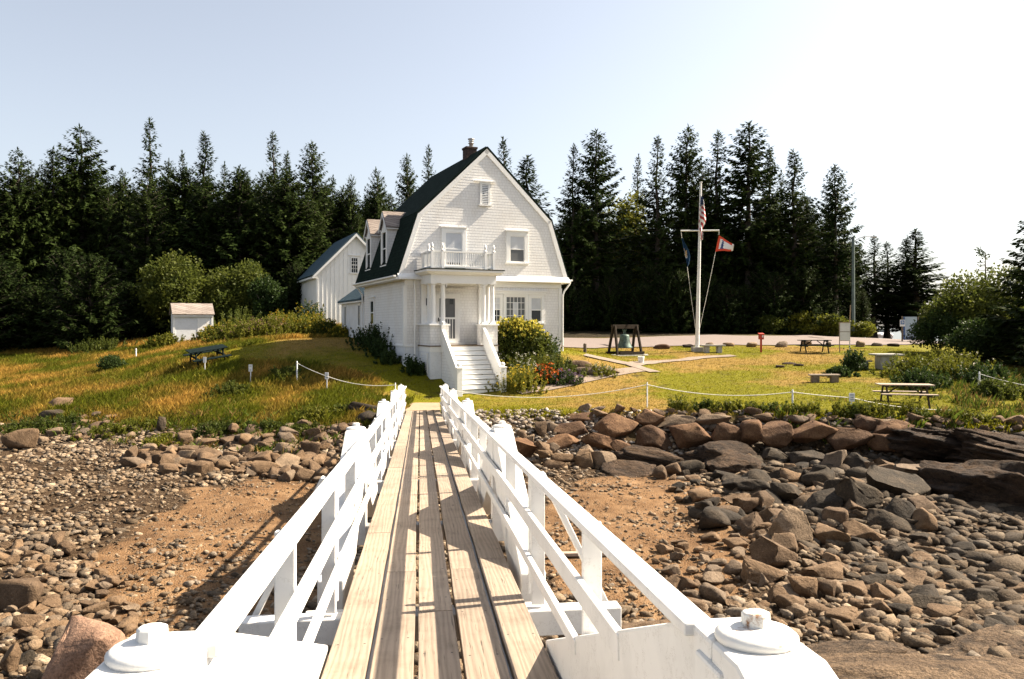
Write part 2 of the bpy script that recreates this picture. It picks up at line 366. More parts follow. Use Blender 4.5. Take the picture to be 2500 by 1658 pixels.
def G(u, v, d0=8.0, d1=120.0):
    """where the sight line through photo pixel (u, v) meets the ground"""
    ds = np.linspace(d0, d1, 2400); xs = (u - CU) / F * ds; zs = (HV - v) / F * ds
    hz = height(xs, ds); k = np.nonzero(zs <= hz)[0]
    i = k[0] if len(k) else len(ds) - 1
    return Vector((xs[i], ds[i], hz[i]))

_xs = np.r_[np.arange(-300, -130, 12), np.arange(-130, -36, 2.0), np.arange(-36, -22, .6), np.arange(-22, 22, .26), np.arange(22, 40, .6), np.arange(40, 130, 2.0), np.arange(130, 301, 12)]
_ys = np.r_[np.arange(-40, 6, 1.5), np.arange(6, 37, .26), np.arange(37, 70, .6), np.arange(70, 150, 2.5), np.arange(150, 260, 8)]
gx, gy = np.meshgrid(_xs, _ys); gz = height(gx, gy)
gs = shore_s(gx, gy)
gz = gz + (1 - gs) * (fbm(gx * 2.2, gy * 2.2, 21, 3) - .5) * .16
nx, ny = len(_xs), len(_ys)
# what covers the ground at each point: dirt of the cove floor, gravel, green lawn, dry grass, forest soil with painted tree shade
def dirt_amount(x, y):
    e1 = ((x + 5.6 - (y - 16) * -.14) / 2.5) ** 2 + ((y - 17.0) / 6.6) ** 2
    e2 = ((x - 3.0 - (y - 18) * .12) / 2.4) ** 2 + ((y - 18.2) / 6.0) ** 2
    n = (fbm(x * .8, y * .8, 31) - .5) * 1.2
    return np.maximum(sstep(1.25, .6, e1 + n), sstep(1.25, .6, e2 + n))
def dry_amount(x, y):
    n = fbm(x * .22, y * .22, 41, 4); base = np.where(x < -4.2, .5, .25)
    hill = np.exp(-(((x - 14) / 4.5) ** 2 + ((y - 42) / 3.2) ** 2)) * .8 + np.exp(-(((x + 6) / 2.5) ** 2 + ((y - 31) / 1.6) ** 2)) * .35
    strip = np.exp(-(((x - 12) / 7) ** 2 + ((y - 34) / 1.0) ** 2)) * .4 + np.exp(-(((x - 15) / 9) ** 2 + ((y - 51) / 1.6) ** 2)) * .35
    return np.clip((n - .5) * 2.6 + base + hill + strip, 0, 1)
m_land = gs
dirt = dirt_amount(gx, gy)
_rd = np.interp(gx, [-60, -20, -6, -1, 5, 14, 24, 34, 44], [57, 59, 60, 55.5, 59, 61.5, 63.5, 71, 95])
painted_shade_soil = sstep(0, 1.5, gy - _rd) * sstep(60, 44, gx)  # dark forest soil beyond the road, tree shade put into its colour
cov = np.stack([m_land, np.clip(dry_amount(gx, gy), 0, 1), np.where(gs > .99, painted_shade_soil, dirt)], -1).reshape(-1, 3)
def M_ground():
    t = NT('ground'); a = t.node('ShaderNodeAttribute', attribute_name='col'); sp = t.node('ShaderNodeSeparateColor', {0: a.outputs['Color']})
    v = t.pos(); nf = t.noise(v, 9, 6, .7); nm = t.noise(v, 1.6, 5, .6); ng = t.noise(v, 34, 4, .6)
    vor = t.node('ShaderNodeTexVoronoi', {'Vector': v, 'Scale': 13.0}); vs = t.node('ShaderNodeTexVoronoi', {'Vector': v, 'Scale': 31.0})
    dirtc = t.ramp(nm, [(.3, (.19, .098, .042)), (.5, (.34, .19, .088)), (.72, (.47, .29, .15))]); dirtc = t.mix(t.fr(ng, .5, .72), dirtc, (.40, .28, .18)); dirtc = t.mix(t.math('MULTIPLY', t.fr(t.noise(v, 4.2, 7, .75), .52, .68), .8), dirtc, (.11, .065, .035))
    vc = t.node('ShaderNodeSeparateColor', {0: vor.outputs['Color']}).outputs[0]
    grav = t.mix(.6, t.ramp(nf, [(.3, (.09, .055, .03)), (.7, (.22, .14, .08))]), t.ramp(vc, [(0, (.05, .034, .022)), (.6, (.16, .11, .068)), (1, (.30, .23, .15))]))
    grav = t.mix(1.0, grav, (.62, .58, .54), 'MULTIPLY'); dirtc = t.mix(t.math('MULTIPLY', t.fr(t.noise(v, .7, 4, .6), .45, .68), .55), dirtc, (.13, .07, .035))  # gravel colour darkened to imitate the shadowed gaps between stones
    dm = t.fr(t.math('ADD', sp.outputs[2], t.math('MULTIPLY', t.math('SUBTRACT', nf, .5), .9)), .35, .65)
    beach = t.mix(dm, grav, dirtc)
    green = t.ramp(nf, [(.3, (.14, .14, .005)), (.7, (.28, .25, .009))]); dry = t.ramp(nf, [(.3, (.25, .155, .035)), (.7, (.46, .30, .075))])
    dy = t.fr(t.math('ADD', sp.outputs[1], t.math('MULTIPLY', t.math('SUBTRACT', nm, .5), 1.1)), .35, .75)
    lawn = t.mix(dy, green, dry); lawn = t.mix(sp.outputs[2], lawn, t.ramp(nm, [(.3, (.022, .017, .009)), (.7, (.05, .04, .02))]))  # forest soil tone, darkened for the shade under the trees
    lm = t.fr(t.math('ADD', sp.outputs[0], t.math('MULTIPLY', t.math('SUBTRACT', nm, .5), .5)), .86, .98)
    bank = t.mix(t.fr(nm, .42, .6), beach, (.13, .095, .04))
    sb = t.fr(sp.outputs[0], .25, .6)
    t.col(t.mix(lm, t.mix(1.0, t.mix(sb, beach, bank), (.53, .53, .53), 'MULTIPLY'), t.mix(1.0, lawn, (.62, .62, .62), 'MULTIPLY')), .95); t.b.inputs['Specular IOR Level'].default_value = .1
    h = t.math('ADD', t.math('MULTIPLY', nf, .8), t.math('ADD', t.math('MULTIPLY', ng, .4), t.math('MULTIPLY', vs.outputs['Distance'], .5)))
    t.bump(h, .8, .06)
    return t.m
idx = np.arange(nx * ny).reshape(ny, nx)
fq = np.stack([idx[:-1, :-1], idx[:-1, 1:], idx[1:, 1:], idx[1:, :-1]], -1).reshape(-1, 4)
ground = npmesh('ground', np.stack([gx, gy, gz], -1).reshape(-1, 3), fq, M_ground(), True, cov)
tag(ground, kind='structure')
# the sea beyond
t = NT('sea_water'); t.col((.02, .045, .06), .12); t.bump(t.noise(t.pos((.35, .35, .35)), 1.0, 6), .35, .2); m_sea = t.m
sm = MB(); sm.quad((-4000, -4000, -5.7), (4000, -4000, -5.7), (4000, 6000, -5.7), (-4000, 6000, -5.7)); tag(sm.build('sea', m_sea), kind='structure')

def ribbon(name, line, w, mat, lift=.03, n=60, kind='structure', edge=0.0):
    """a path laid on the ground along a polyline of (x, y)"""
    pts = [Vector((*p, 0)) for p in line]; cum = [0]
    for a, b in zip(pts, pts[1:]): cum.append(cum[-1] + (b - a).length)
    V = []; K = 6
    for i in range(n + 1):
        s = cum[-1] * i / n; k = max(j for j in range(len(cum) - 1) if cum[j] <= s + 1e-9)
        f = (s - cum[k]) / (cum[k + 1] - cum[k]); p = pts[k].lerp(pts[k + 1], f); d = (pts[k + 1] - pts[k]).normalized(); q = Vector((-d.y, d.x, 0))
        ww = w[0] + (w[1] - w[0]) * i / n if hasattr(w, '__len__') else w
        for j in range(K + 1):
            o = (j / K - .5) * ww * (1 + edge * (vn(np.array([i * .9]), np.array([j * 7.0]), 3)[0] - .5) * (1 if j in (0, K) else 0)); V.append((p.x + q.x * o, p.y + q.y * o))
    V = np.array(V); z = height(V[:, 0], V[:, 1]) + lift
    id_ = np.arange(len(V)).reshape(n + 1, K + 1); f4 = np.stack([id_[:-1, :-1], id_[:-1, 1:], id_[1:, 1:], id_[1:, :-1]], -1).reshape(-1, 4)
    o = npmesh(name, np.c_[V, z], f4, mat, True); tag(o, kind=kind); return o
t = NT('road_asphalt'); nn = t.noise(t.pos(), 30, 4); t.col(t.ramp(nn, [(.3, (.145, .115, .103)), (.7, (.195, .157, .14))]), .95); t.bump(nn, .4, .02); m_road = t.m
ribbon('road', [(-1, 50.5), (5, 54.5), (14, 57.2), (24, 58.8), (34, 66), (44, 84), (50, 104)], (8.5, 9.5), m_road, .05, 160, edge=.06)
pa = [G(1262, 958), G(1390, 935), G(1500, 912), G(1570, 903), G(1640, 893)]
pb = [G(1585, 908), G(1545, 891), G(1600, 884), G(1700, 875), G(1790, 869)]
ribbon('path', [(p.x, p.y) for p in pa[:4]], 0.85, m_path, .035, 60)
ribbon('path', [(pa[3].x + .5, pa[3].y - .5), (G(1535, 890).x, G(1535, 890).y), (G(1470, 880).x - .8, G(1470, 880).y + .6)], .75, m_path, .05, 40)
ribbon('path', [(p.x, p.y) for p in pb[1:]], .75, m_path, .04, 60)
# ------------------------------------------------------------------ footbridge
BD = Vector((-.1152, 1, -.0525))
def bc(y, lat=0, h=0):      # point on the bridge: y along, lateral offset to the right, height above the deck
    return Vector((.098 - .1152 * y + lat, y + .1152 * lat, -1.568 - .0525 * y + h))
bridge = thing('footbridge', 'long narrow footbridge with white railings and worn plank deck leading to the house steps', 'footbridge', bc(14, 0, -1.0))
bo = bridge.location
def BP(mb, name, mat, bevel=.006): return mb.build(name, mat, bridge, shift=(-bo.x, -bo.y, -bo.z), bevel=bevel)
latd = Vector((1, .1152, 0)).normalized()
Y0, Y1 = -1.2, 28.8
for k in range(5):
    y = Y0 - random.random() * 3; lat = -.605 + .121 + k * .2425
    while y < Y1:
        L = random.choice((3.4, 4.9, 4.9, 5.6)); a = max(y, Y0); b = min(y + L, Y1)
        if b - a > .3:
            mb = MB(); pc = bc((a + b) / 2, lat, -.02 + random.uniform(-.003, .003)); d = BD.normalized(); up = latd.cross(d)
            hl = (b - a) * BD.length / 2 - .003; n = max(2, int((b - a) / .6)); hw = .111 - random.uniform(0, .003); wob = [random.uniform(-.004, .004) for _ in range(n + 1)]
            vs = []
            for i in range(n + 1):
                s = -hl + 2 * hl * i / n
                for (o, z) in ((-hw, -.06), (hw, -.06), (hw, .02), (-hw, .02)): vs.append((o + wob[i], s, z + wob[i] * .5))
            fs = [(0, 1, 2, 3), tuple(n * 4 + q for q in (3, 2, 1, 0))] + [(i * 4 + j, i * 4 + (j + 1) % 4, (i + 1) * 4 + (j + 1) % 4, (i + 1) * 4 + j) for i in range(n) for j in range(4)]
            mb.add(vs, fs); o = mb.build('deck_plank', m_plank, bridge, bevel=.005)
            o.matrix_local = Matrix.Translation(pc - bo) @ Matrix((latd, d, up)).transposed().to_4x4()
        y += L + .006
mb = MB(); up = latd.cross(BD.normalized())
lp = [(-3.35, 28.8), (-2.62, 28.9), (-2.95, 31.9), (-4.25, 31.8)]
lv = [bc(28.82, -.62, .012), bc(28.82, .62, .012), Vector((bc(31.4).x + .66, 31.4, -3.035)), Vector((bc(31.4).x - .66, 31.4, -3.035))]
mb.prism(lv, (0, 0, -.12)); BP(mb, 'landing_board', m_landing)
for lat in (-.42, .42):
    mb = MB(); mb.bar(bc(-1.2, lat, -.18), bc(28.7, lat, -.18), .14, .26); BP(mb, 'stringer', m_white)
APEX = [1.93, 8.3, 14.45, 20.9, 27.3]; RUN = 2.35
def along(a, b, w, h, mat=m_white, name='brace', bev=.006):
    mb = MB(); mb.bar(a, b, w, h, up=Z3); return BP(mb, name, mat, bev)
rusty = NT('white_paint_with_rust')
_n = rusty.noise(rusty.pos(), 22, 5, .7); rusty.col(rusty.mix(rusty.fr(_n, .58, .7), (.68, .66, .62), (.24, .11, .04)), .6); rusty.bump(_n, .35, .006); m_rusty = rusty.m
for sgn in (-1, 1):
    # handrails and two lower rails, in long boards
    for nm, h, w, t in (('handrail', .875, .086, .036), ('mid_rail', .55, .034, .095), ('low_rail', .27, .034, .065)):
        ys = [{'handrail': 2.02, 'mid_rail': 2.8, 'low_rail': 3.6}[nm], 6.1, 12.4, 18.6, 24.6, 29.0]
        for a, b in zip(ys, ys[1:]):
            lt = .63 if nm == 'handrail' else .622
            along(bc(a + .003, sgn * lt, h), bc(b - .003, sgn * lt, h), w, t, m_white, nm)
    for y in (3.6, 5.28, 6.9, 10.0, 11.45, 12.9, 16.2, 17.7, 19.2, 22.6, 24.1, 25.6, 28.9):
        mb = MB(); mb.box(bc(y, sgn * .685, .41), (.09, .04, .88)); BP(mb, 'post', m_white)
    for y in (5.28, 11.45, 17.7, 24.1):
        a = bc(y + .17, sgn * 1.2, -.12); b = bc(y + .17, sgn * .735, .83)
        mb = MB(); mb.bar(a, b, .04, .09, up=BD); BP(mb, 'outrigger_brace', m_white)
        mb = MB(); mb.box(bc(y + .155, sgn * .685, .41), (.09, .035, .82)); BP(mb, 'post', m_white)
    # trusses: two heavy sloping timbers that meet under an iron washer
    for y in APEX:
        RUN = 2.6 if y < 3 else 2.35
        if y < 3: y += -.03 if sgn > 0 else .05
        AH = .89 if y < 3 else .93; li, lo = sgn * (.612 if y < 3 else .655), sgn * (.83 if y < 3 else .845)
        for dr in (-1, 1):
            yf = y + dr * RUN; dd = BD.normalized()
            if yf > 28.9: yf = 28.9
            prof = [(y, AH), (y + dr * .16, AH), (yf, .0), (yf, -.3), (y + dr * (RUN - .62), -.3), (y, AH - .42)]
            if yf >= 28.9: prof = [(y, AH), (y + dr * .16, AH), (yf, .35), (yf, -.1), (y, AH - .42)]
            poly = [bc(q, li, h) for q, h in prof]; mb = MB(); mb.prism(poly, bc(y, lo, 0) - bc(y, li, 0)); BP(mb, 'truss_timber', m_white, .012)
        mb = MB(); mb.prism([bc(y - .085, li - sgn * .012, AH - .05), bc(y + .085, li - sgn * .012, AH - .05), bc(y + .085, li - sgn * .012, -.25), bc(y - .085, li - sgn * .012, -.25)], bc(y, lo, 0) - bc(y, li, 0))
        BP(mb, 'king_post', m_white, .01)
        c = bc(y - .02, (li + lo) / 2, AH); rot = Matrix.Rotation(-.05, 3, 'X')
        mb = MB(); mb.lathe([(.096, 0), (.101, .008), (.1, .018), (.088, .028), (.06, .036), (.03, .04)], c, 28, 0, True, rot)
        w = mb.build('cast_washer', m_rusty if sgn > 0 else m_white, bridge, shift=(-bo.x, -bo.y, -bo.z))
        mb = MB(); mb.lathe([(.035, .034), (.036, .05), (.035, .066), (.031, .071), (.0, .072)], c, 9, 0, False, rot); mb.build('bolt_head', m_rusty if sgn > 0 else m_white, w, shift=(-bo.x, -bo.y, -bo.z), bevel=.003)
for y, ex in ((2.1, .9), (5.28, 1.24), (8.3, .92), (11.45, 1.24), (14.45, .92), (17.7, 1.24), (20.9, .92), (24.1, 1.24), (27.3, .92)):
    along(bc(y, -ex, -.135), bc(y, ex, -.135), .14, .17, m_white, 'crossbeam', .008)
    along(bc(y + .19, -.86, -.15), bc(y + .19, .86, -.15), .05, .15, m_white, 'crossbeam', .008)
for y in (5.28, 11.45, 17.7, 24.1):
    for lat in (-.5, .5):
        a = bc(y, lat, -.31); b = Vector((a.x + (lat * .2), a.y, H(a.x, a.y) - .2)); mb = MB(); mb.bar(a, b, .22, .22, up=BD); BP(mb, 'pile', m_oldwood, .015)
# ------------------------------------------------------------------ keeper's house
HR = R(23.6); HA = Vector((-1.24, 37.5, 0)); HB = -2.6
house = thing('keepers_house', 'white shingled gambrel house with dark green roof, columned porch and front steps', 'house', (HA.x, HA.y, HB), HR)
SH = (0, 0, -HB)
def HP(mb, name, mat, parent=None, bevel=0): return mb.build(name, mat, parent or house, shift=SH, bevel=bevel)
def hw(x, y, z):  # house coordinates -> world
    c, s = math.cos(HR), math.sin(HR); return Vector((HA.x + c * x - s * y, HA.y + s * x + c * y, z))
W, E, KN, ZE, ZK, ZA, LEN = 3.92, 4.33, 3.38, 2.2, 5.1, 8.37, 8.0
X, Y, NX, NY = Vector((1, 0, 0)), Vector((0, 1, 0)), Vector((-1, 0, 0)), Vector((0, -1, 0))
def courses(mb, O, U, N, lo, hi, z0, z1, step=.13, lip=.008):
    O = Vector(O); z = z0
    while z < z1 - .01:
        zt = min(z + step, z1); a0, b0, a1, b1 = lo(z), hi(z), lo(zt), hi(zt)
        p = lambda s, t, zz: O + U * s + N * t + Z3 * zz
        mb.add([p(a0, lip, z), p(b0, lip, z), p(b1, .004, zt), p(a1, .004, zt), p(a0, 0, z), p(b0, 0, z)], [(0, 1, 2, 3), (4, 5, 1, 0)]); z = zt
cst = lambda q: (lambda z: q)
def gx_at(z):      # half width of the gable at height z
    return E + (KN - E) * (z - ZE) / (ZK - ZE) if z < ZK else KN * (ZA - z) / (ZA - ZK)
# solid cores behind the shingle courses
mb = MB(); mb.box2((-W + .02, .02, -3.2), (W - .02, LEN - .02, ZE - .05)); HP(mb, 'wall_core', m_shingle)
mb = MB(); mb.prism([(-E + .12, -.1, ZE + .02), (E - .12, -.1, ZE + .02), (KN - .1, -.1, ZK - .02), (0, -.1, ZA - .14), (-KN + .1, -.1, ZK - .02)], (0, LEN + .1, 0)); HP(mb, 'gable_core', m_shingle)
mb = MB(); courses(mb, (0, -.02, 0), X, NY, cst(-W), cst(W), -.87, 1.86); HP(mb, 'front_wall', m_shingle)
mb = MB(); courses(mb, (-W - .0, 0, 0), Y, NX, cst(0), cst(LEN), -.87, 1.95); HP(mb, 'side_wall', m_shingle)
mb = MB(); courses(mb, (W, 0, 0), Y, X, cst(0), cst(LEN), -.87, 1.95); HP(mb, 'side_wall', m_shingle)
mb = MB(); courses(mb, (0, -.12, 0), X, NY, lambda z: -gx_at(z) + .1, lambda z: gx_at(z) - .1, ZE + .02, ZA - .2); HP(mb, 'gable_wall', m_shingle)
mb = MB(); mb.box2((-W - .015, -.035, -3.4), (W + .015, LEN, -.96)); HP(mb, 'foundation', m_foundation)
mb = MB(); mb.box2((-W - .05, -.07, -.96), (W + .05, LEN + .03, -.87)); HP(mb, 'water_table', m_trim, bevel=.01)
# belt course under the gable with a small pent slope, corner boards, frieze
mb = MB(); mb.prism([(-E + .02, -.36, ZE - .12), (-E + .02, -.34, ZE - .02), (-E + .02, -.145, ZE + .16), (-E + .02, 0, ZE + .16), (-E + .02, 0, ZE - .12)], (2 * E - .04, 0, 0)); HP(mb, 'belt_course', m_trim, bevel=.008)
mb = MB(); mb.box2((-W - .03, -.08, 1.82), (W + .03, -.0, ZE - .121)); HP(mb, 'frieze_board', m_trim)
for x in (-W, W):
    mb = MB(); mb.box2((x - .085, -.062, -.87), (x + .085, .10, 1.82)); HP(mb, 'corner_board', m_trim)
# roof: two gambrel slopes a side, thick, with rake boards
def roof_slab(pts, y0, y1, th, name, mat, mb=None):
    mb = MB(); a, b = pts; n = Vector((-(b[1] - a[1]), 0, b[0] - a[0])); n.normalize()
    if n.z < 0: n = -n
    q = [Vector((a[0], y0, a[1])), Vector((b[0], y0, b[1])), Vector((b[0], y0, b[1])) + n * th, Vector((a[0], y0, a[1])) + n * th]
    mb.prism(q, (0, y1 - y0, 0)); return HP(mb, name, mat)
yo0, yo1 = -.158, LEN + .22
for s in (-1, 1):
    roof_slab([(s * E, ZE), (s * KN, ZK)], yo0, yo1, .055, 'lower_roof', m_roof)
    roof_slab([(s * (KN + .03), ZK - .02), (0, ZA)], yo0, yo1, .06, 'upper_roof', m_roof)
    mb = MB()
    for a, b in (((s * (E - .03), ZE), (s * (KN - .03), ZK)), ((s * (KN - .02), ZK - .05), (0, ZA - .07))):
        A0 = Vector((a[0], -.168, a[1])); B0 = Vector((b[0], -.168, b[1])); d = (B0 - A0).normalized(); nn = Vector((-d.z, 0, d.x)); nn = nn if nn.z < 0 else -nn
        mb.prism([A0, B0, B0 + nn * .2, A0 + nn * .2], (0, .045, 0))
    HP(mb, 'rake_board', m_trim)
    mb = MB(); mb.box2((s * (W + .01), -.2, ZE - .13), (s * (E + .06), LEN + .15, ZE - .02)); HP(mb, 'eave_soffit', m_trim)
    mb = MB(); mb.prism([(s * (E + .055), -.22, ZE - .06), (s * (E + .19), -.22, ZE - .02), (s * (E + .19), -.22, ZE + .05), (s * (E + .055), -.22, ZE + .05)], (0, LEN + .42, 0)); HP(mb, 'gutter', m_trim, bevel=.015)
# downspouts
def spout(pts, n='downspout'):
    mb = MB(); mb.tube(pts, .045, 8); HP(mb, n, m_trim)
spout([(E + .12, -.1, ZE - .03), (E + .08, -.1, ZE - .15), (W + .2, -.1, ZE - .5), (W + .1, -.1, ZE - .72), (W + .09, -.1, -1.25)])
spout([(-W + .42, -.14, ZE - .05), (-W + .42, -.14, -2.0)])
spout([(-E - .12, LEN - .1, ZE - .03), (-W - .3, LEN - .05, ZE - .25), (-W - .1, LEN + .0, ZE - .55), (-W - .1, LEN, -.6)])
# chimney
mb = MB(); mb.box((0, 2.13, 8.3), (.55, .55, 1.0)); mb.box((0, 2.13, 8.76), (.62, .62, .1)); ch = HP(mb, 'chimney', m_brick, bevel=.01)
mb = MB(); mb.lathe([(.1, 8.8), (.1, 9.0), (.16, 9.02), (.1, 9.06), (.1, 9.1), (.15, 9.13), (.1, 9.16), (.16, 9.22), (.17, 9.25), (0, 9.27)], (0.06, 2.1, 0), 14); HP(mb, 'flue_pipe', m_flue, ch)
# windows
def window(O, U, N, s, z0, z1, w, rows=1, cols=1, split=True, blind=0.0, head=True, case=.12, parent=None, gm=None, lowscreen=False):
    """frame with sash bars; pane and blind are its children"""
    O = Vector(O); p = lambda a, t, z: O + U * (s + a) + N * t + Z3 * z
    def bx(mb, a0, a1, z_0, z_1, t0, t1, mi=0): mb.prism([p(a0, t0, z_0), p(a1, t0, z_0), p(a1, t0, z_1), p(a0, t0, z_1)], N * (t1 - t0), mi)
    h = w / 2; mb = MB()
    bx(mb, -h - case, -h, z0, z1, -.02, .055); bx(mb, h, h + case, z0, z1, -.02, .055); bx(mb, -h - case, h + case, z1, z1 + case * 1.2, -.02, .058)
    if head: bx(mb, -h - case - .06, h + case + .06, z1 + case * 1.2, z1 + case * 1.2 + .05, -.02, .12)
    bx(mb, -h - case - .04, h + case + .04, z0 - .07, z0, -.02, .11)
    fr = .045
    bx(mb, -h, -h + fr, z0, z1, -.02, .035); bx(mb, h - fr, h, z0, z1, -.02, .035); bx(mb, -h + fr, h - fr, z0, z0 + .06, -.02, .035); bx(mb, -h + fr, h - fr, z1 - fr, z1, -.02, .035)
    zm = (z0 + z1) / 2
    if split: bx(mb, -h + fr, h - fr, zm - .025, zm + .025, -.02, .036)
    for k in range(1, cols):
        a = -h + fr + (w - 2 * fr) * k / cols; bx(mb, a - .011, a + .011, z0 + .06, z1 - fr, -.02, .03)
    nr = rows
    for k in range(1, nr):
        z = z0 + (z1 - z0) * k / nr
        if not (split and abs(z - zm) < .03): bx(mb, -h + fr, h - fr, z - .011, z + .011, -.02, .029)
    f = HP(mb, 'window', m_trim, parent)
    mb = MB(); bx(mb, -h + fr, h - fr, z0 + .06, z1 - fr, -.03, .018); HP(mb, 'pane', gm or m_glass, f)
    if blind:
        mb = MB(); bx(mb, -h + fr, h - fr, z1 - fr - (z1 - z0 - .1) * blind, z1 - fr - .001, -.03, .0215); HP(mb, 'blind', m_blind, f)
    if lowscreen:
        mb = MB(); bx(mb, -h + fr, h - fr, z0 + .06, zm - .025, -.03, .0212); HP(mb, 'insect_screen', m_screen, f)
    return f
GF = (0, -.14, 0)
window(GF, X, NY, -1.65, 2.75, 4.30, .84, blind=.93, case=.17)
window(GF, X, NY, 1.55, 3.0, 4.28, .78, blind=.5, case=.17, lowscreen=True)
FF = (0, -.03, 0)
window(FF, X, NY, .46, .17, 1.36, .56, 4, 3, blind=.5, head=False, case=.1)
window(FF, X, NY, 1.52, .17, 1.40, 1.04, 4, 5, split=False, blind=.0, head=False, case=.13, gm=m_screen)
window(FF, X, NY, 2.6, .15, 1.36, .58, 1, 1, blind=.5, head=False, case=.13)
mb = MB(); mb.box2((.05, -.13, 1.50), (3.1, -.03, 1.62)); mb.box2((.0, -.17, 1.62), (3.15, -.03, 1.68)); HP(mb, 'window_hood', m_trim)
window((-W - .02, 0, 0), Y, NX, 6.0, .05, 1.30, .72)
# curtains behind the bay panes
mb = MB(); mb.box2((1.38, -.051, .3), (1.66, -.046, 1.12)); mb.box2((2.42, -.051, .9), (2.78, -.0495, 1.32)); HP(mb, 'curtain', m_blind)
# louvre in the gable
mb = MB()
x0 = -.1
mb.box2((x0 - .26, -.2, 5.68), (x0 - .15, -.14, 6.62)); mb.box2((x0 + .15, -.2, 5.68), (x0 + .26, -.14, 6.62)); mb.box2((x0 - .26, -.2, 6.6), (x0 + .26, -.14, 6.72)); mb.box2((x0 - .56, -.25, 6.72), (x0 + .52, -.14, 6.77)); mb.box2((x0 - .32, -.23, 5.6), (x0 + .32, -.14, 5.68))
lv = HP(mb, 'louvre_vent', m_trim)
mb = MB()
for k in range(11):
    z = 5.72 + k * .08; mb.prism([(x0 - .15, -.195, z), (x0 + .15, -.195, z), (x0 + .15, -.15, z + .06), (x0 - .15, -.15, z + .06)], (0, -.006, -.004))
HP(mb, 'vent_slats', m_trim, lv)
mb = MB(); mb.box2((x0 - .15, -.146, 5.68), (x0 + .15, -.142, 6.6)); HP(mb, 'vent_backing', m_darkwood, lv)
# dormers on the left slope
for yc in (2.97, 6.15):
    fx = -4.08; z0, zt, zp = 2.92, 4.74, 5.50; hw_ = .56
    mb = MB(); mb.prism([(fx, yc - hw_, z0), (fx, yc + hw_, z0), (fx, yc + hw_, zt), (fx, yc, zp - .06), (fx, yc - hw_, zt)], (1.55, 0, 0)); dm = HP(mb, 'dormer', m_shingle)
    mb = MB(); courses(mb, (fx, yc - hw_ - .005, 0), X, NY, cst(0.0), lambda z: max(.05, min(.97, (z - 2.2) * .33 - .2)), z0, zt - .02); HP(mb, 'dormer_cheek', m_shingle, dm)
    for s in (-1, 1):
        mb = MB(); a = Vector((fx - .12, yc + s * (hw_ + .14), zt - .06)); b = Vector((fx - .12, yc, zp)); d = (b - a); n = Vector((0, -d.z, d.y)).normalized(); n = n if n.z > 0 else -n
        mb.prism([a, b, b + n * .06, a + n * .06], (1.75, 0, 0)); HP(mb, 'dormer_roof', m_cedar, dm)
        mb = MB(); mb.prism([a + Vector((-.03, 0, -.02)), b + Vector((-.03, 0, -.02)), b + Vector((-.03, 0, -.16)), a + Vector((-.03, 0, -.16))], (.03, 0, 0)); HP(mb, 'dormer_rake', m_trim, dm)
        mb = MB(); mb.box2((fx - .1, yc + s * hw_, zt - .13), (fx + .95, yc + s * (hw_ + .13), zt - .065)); HP(mb, 'dormer_cornice', m_trim, dm)
    mb = MB()
    for s in (-1, 1): mb.box2((fx - .05, yc + s * .36, z0 - .02), (fx + .0, yc + s * .575, zt - .13))
    mb.box2((fx - .05, yc - .36, zt - .24), (fx, yc + .36, zt - .0)); mb.box2((fx - .09, yc - .58, z0 - .08), (fx, yc + .58, z0)); HP(mb, 'dormer_casing', m_trim, dm)
    mb = MB()
    for s in (-1, 1): mb.box2((fx - .03, yc + s * .31, z0), (fx, yc + s * .36, zt - .24))
    mb.box2((fx - .03, yc - .31, 3.69), (fx, yc + .31, 3.75)); mb.box2((fx - .03, yc - .31, z0), (fx, yc + .31, z0 + .06)); HP(mb, 'dormer_sash', m_trim, dm)
    mb = MB(); mb.box2((fx - .012, yc - .31, z0 + .06), (fx - .004, yc + .31, zt - .24)); HP(mb, 'pane', m_glass, dm)
# ---------------- porch
PX0, PX1, PY, PF = -3.3, -.1, -1.75, -.87
mb = MB(); mb.box2((PX0 + .02, PY + .02, -3.3), (PX0 + 1.0, -.04, PF - .16)); mb.box2((PX1 - .62, PY + .02, -3.2), (PX1 - .02, -.04, PF - .16)); HP(mb, 'porch_foundation', m_foundation)
mb = MB(); mb.box2((PX0 - .04, PY - .05, PF - .05), (PX1 + .04, -.02, PF)); HP(mb, 'porch_floor', m_oldwood)
mb = MB(); mb.box2((PX0, PY, PF - .28), (PX1, -.03, PF - .05)); HP(mb, 'porch_skirt', m_trim)
def pier(xa, xb, ret_x0, ret_x1):
    zc = .0
    mb = MB(); mb.box2((xa + .03, PY + .03, PF), (xb - .03, PY + .42, zc)); mb.box2((ret_x0 + .03, PY + .42, PF), (ret_x1 - .03, -.04, zc))
    p = HP(mb, 'porch_pier', m_shingle)
    mb = MB(); courses(mb, (0, PY + .03, 0), X, NY, cst(xa + .01), cst(xb - .01), PF, zc); courses(mb, (xa + .03, 0, 0), Y, NX, cst(PY + .01), cst(-.05), PF, zc) if xa < -2 else courses(mb, (xa + .03, 0, 0), Y, NX, cst(PY + .01), cst(PY + .42), PF, zc)
    courses(mb, (xb - .03, 0, 0), Y, X, cst(PY + .01), cst(PY + .42 if xa < -2 else -.05), PF, zc); HP(mb, 'pier_shingles', m_shingle, p)
    mb = MB(); mb.box2((xa - .04, PY - .05, zc), (xb + .04, PY + .46, zc + .07)); mb.box2((ret_x0 - .04, PY + .46, zc + .001), (ret_x1 + .04, -.03, zc + .069)); HP(mb, 'pier_cap', m_trim, p, .008)
pier(PX0, -2.42, PX0, PX0 + .42); pier(-.95, PX1, PX1 - .42, PX1)
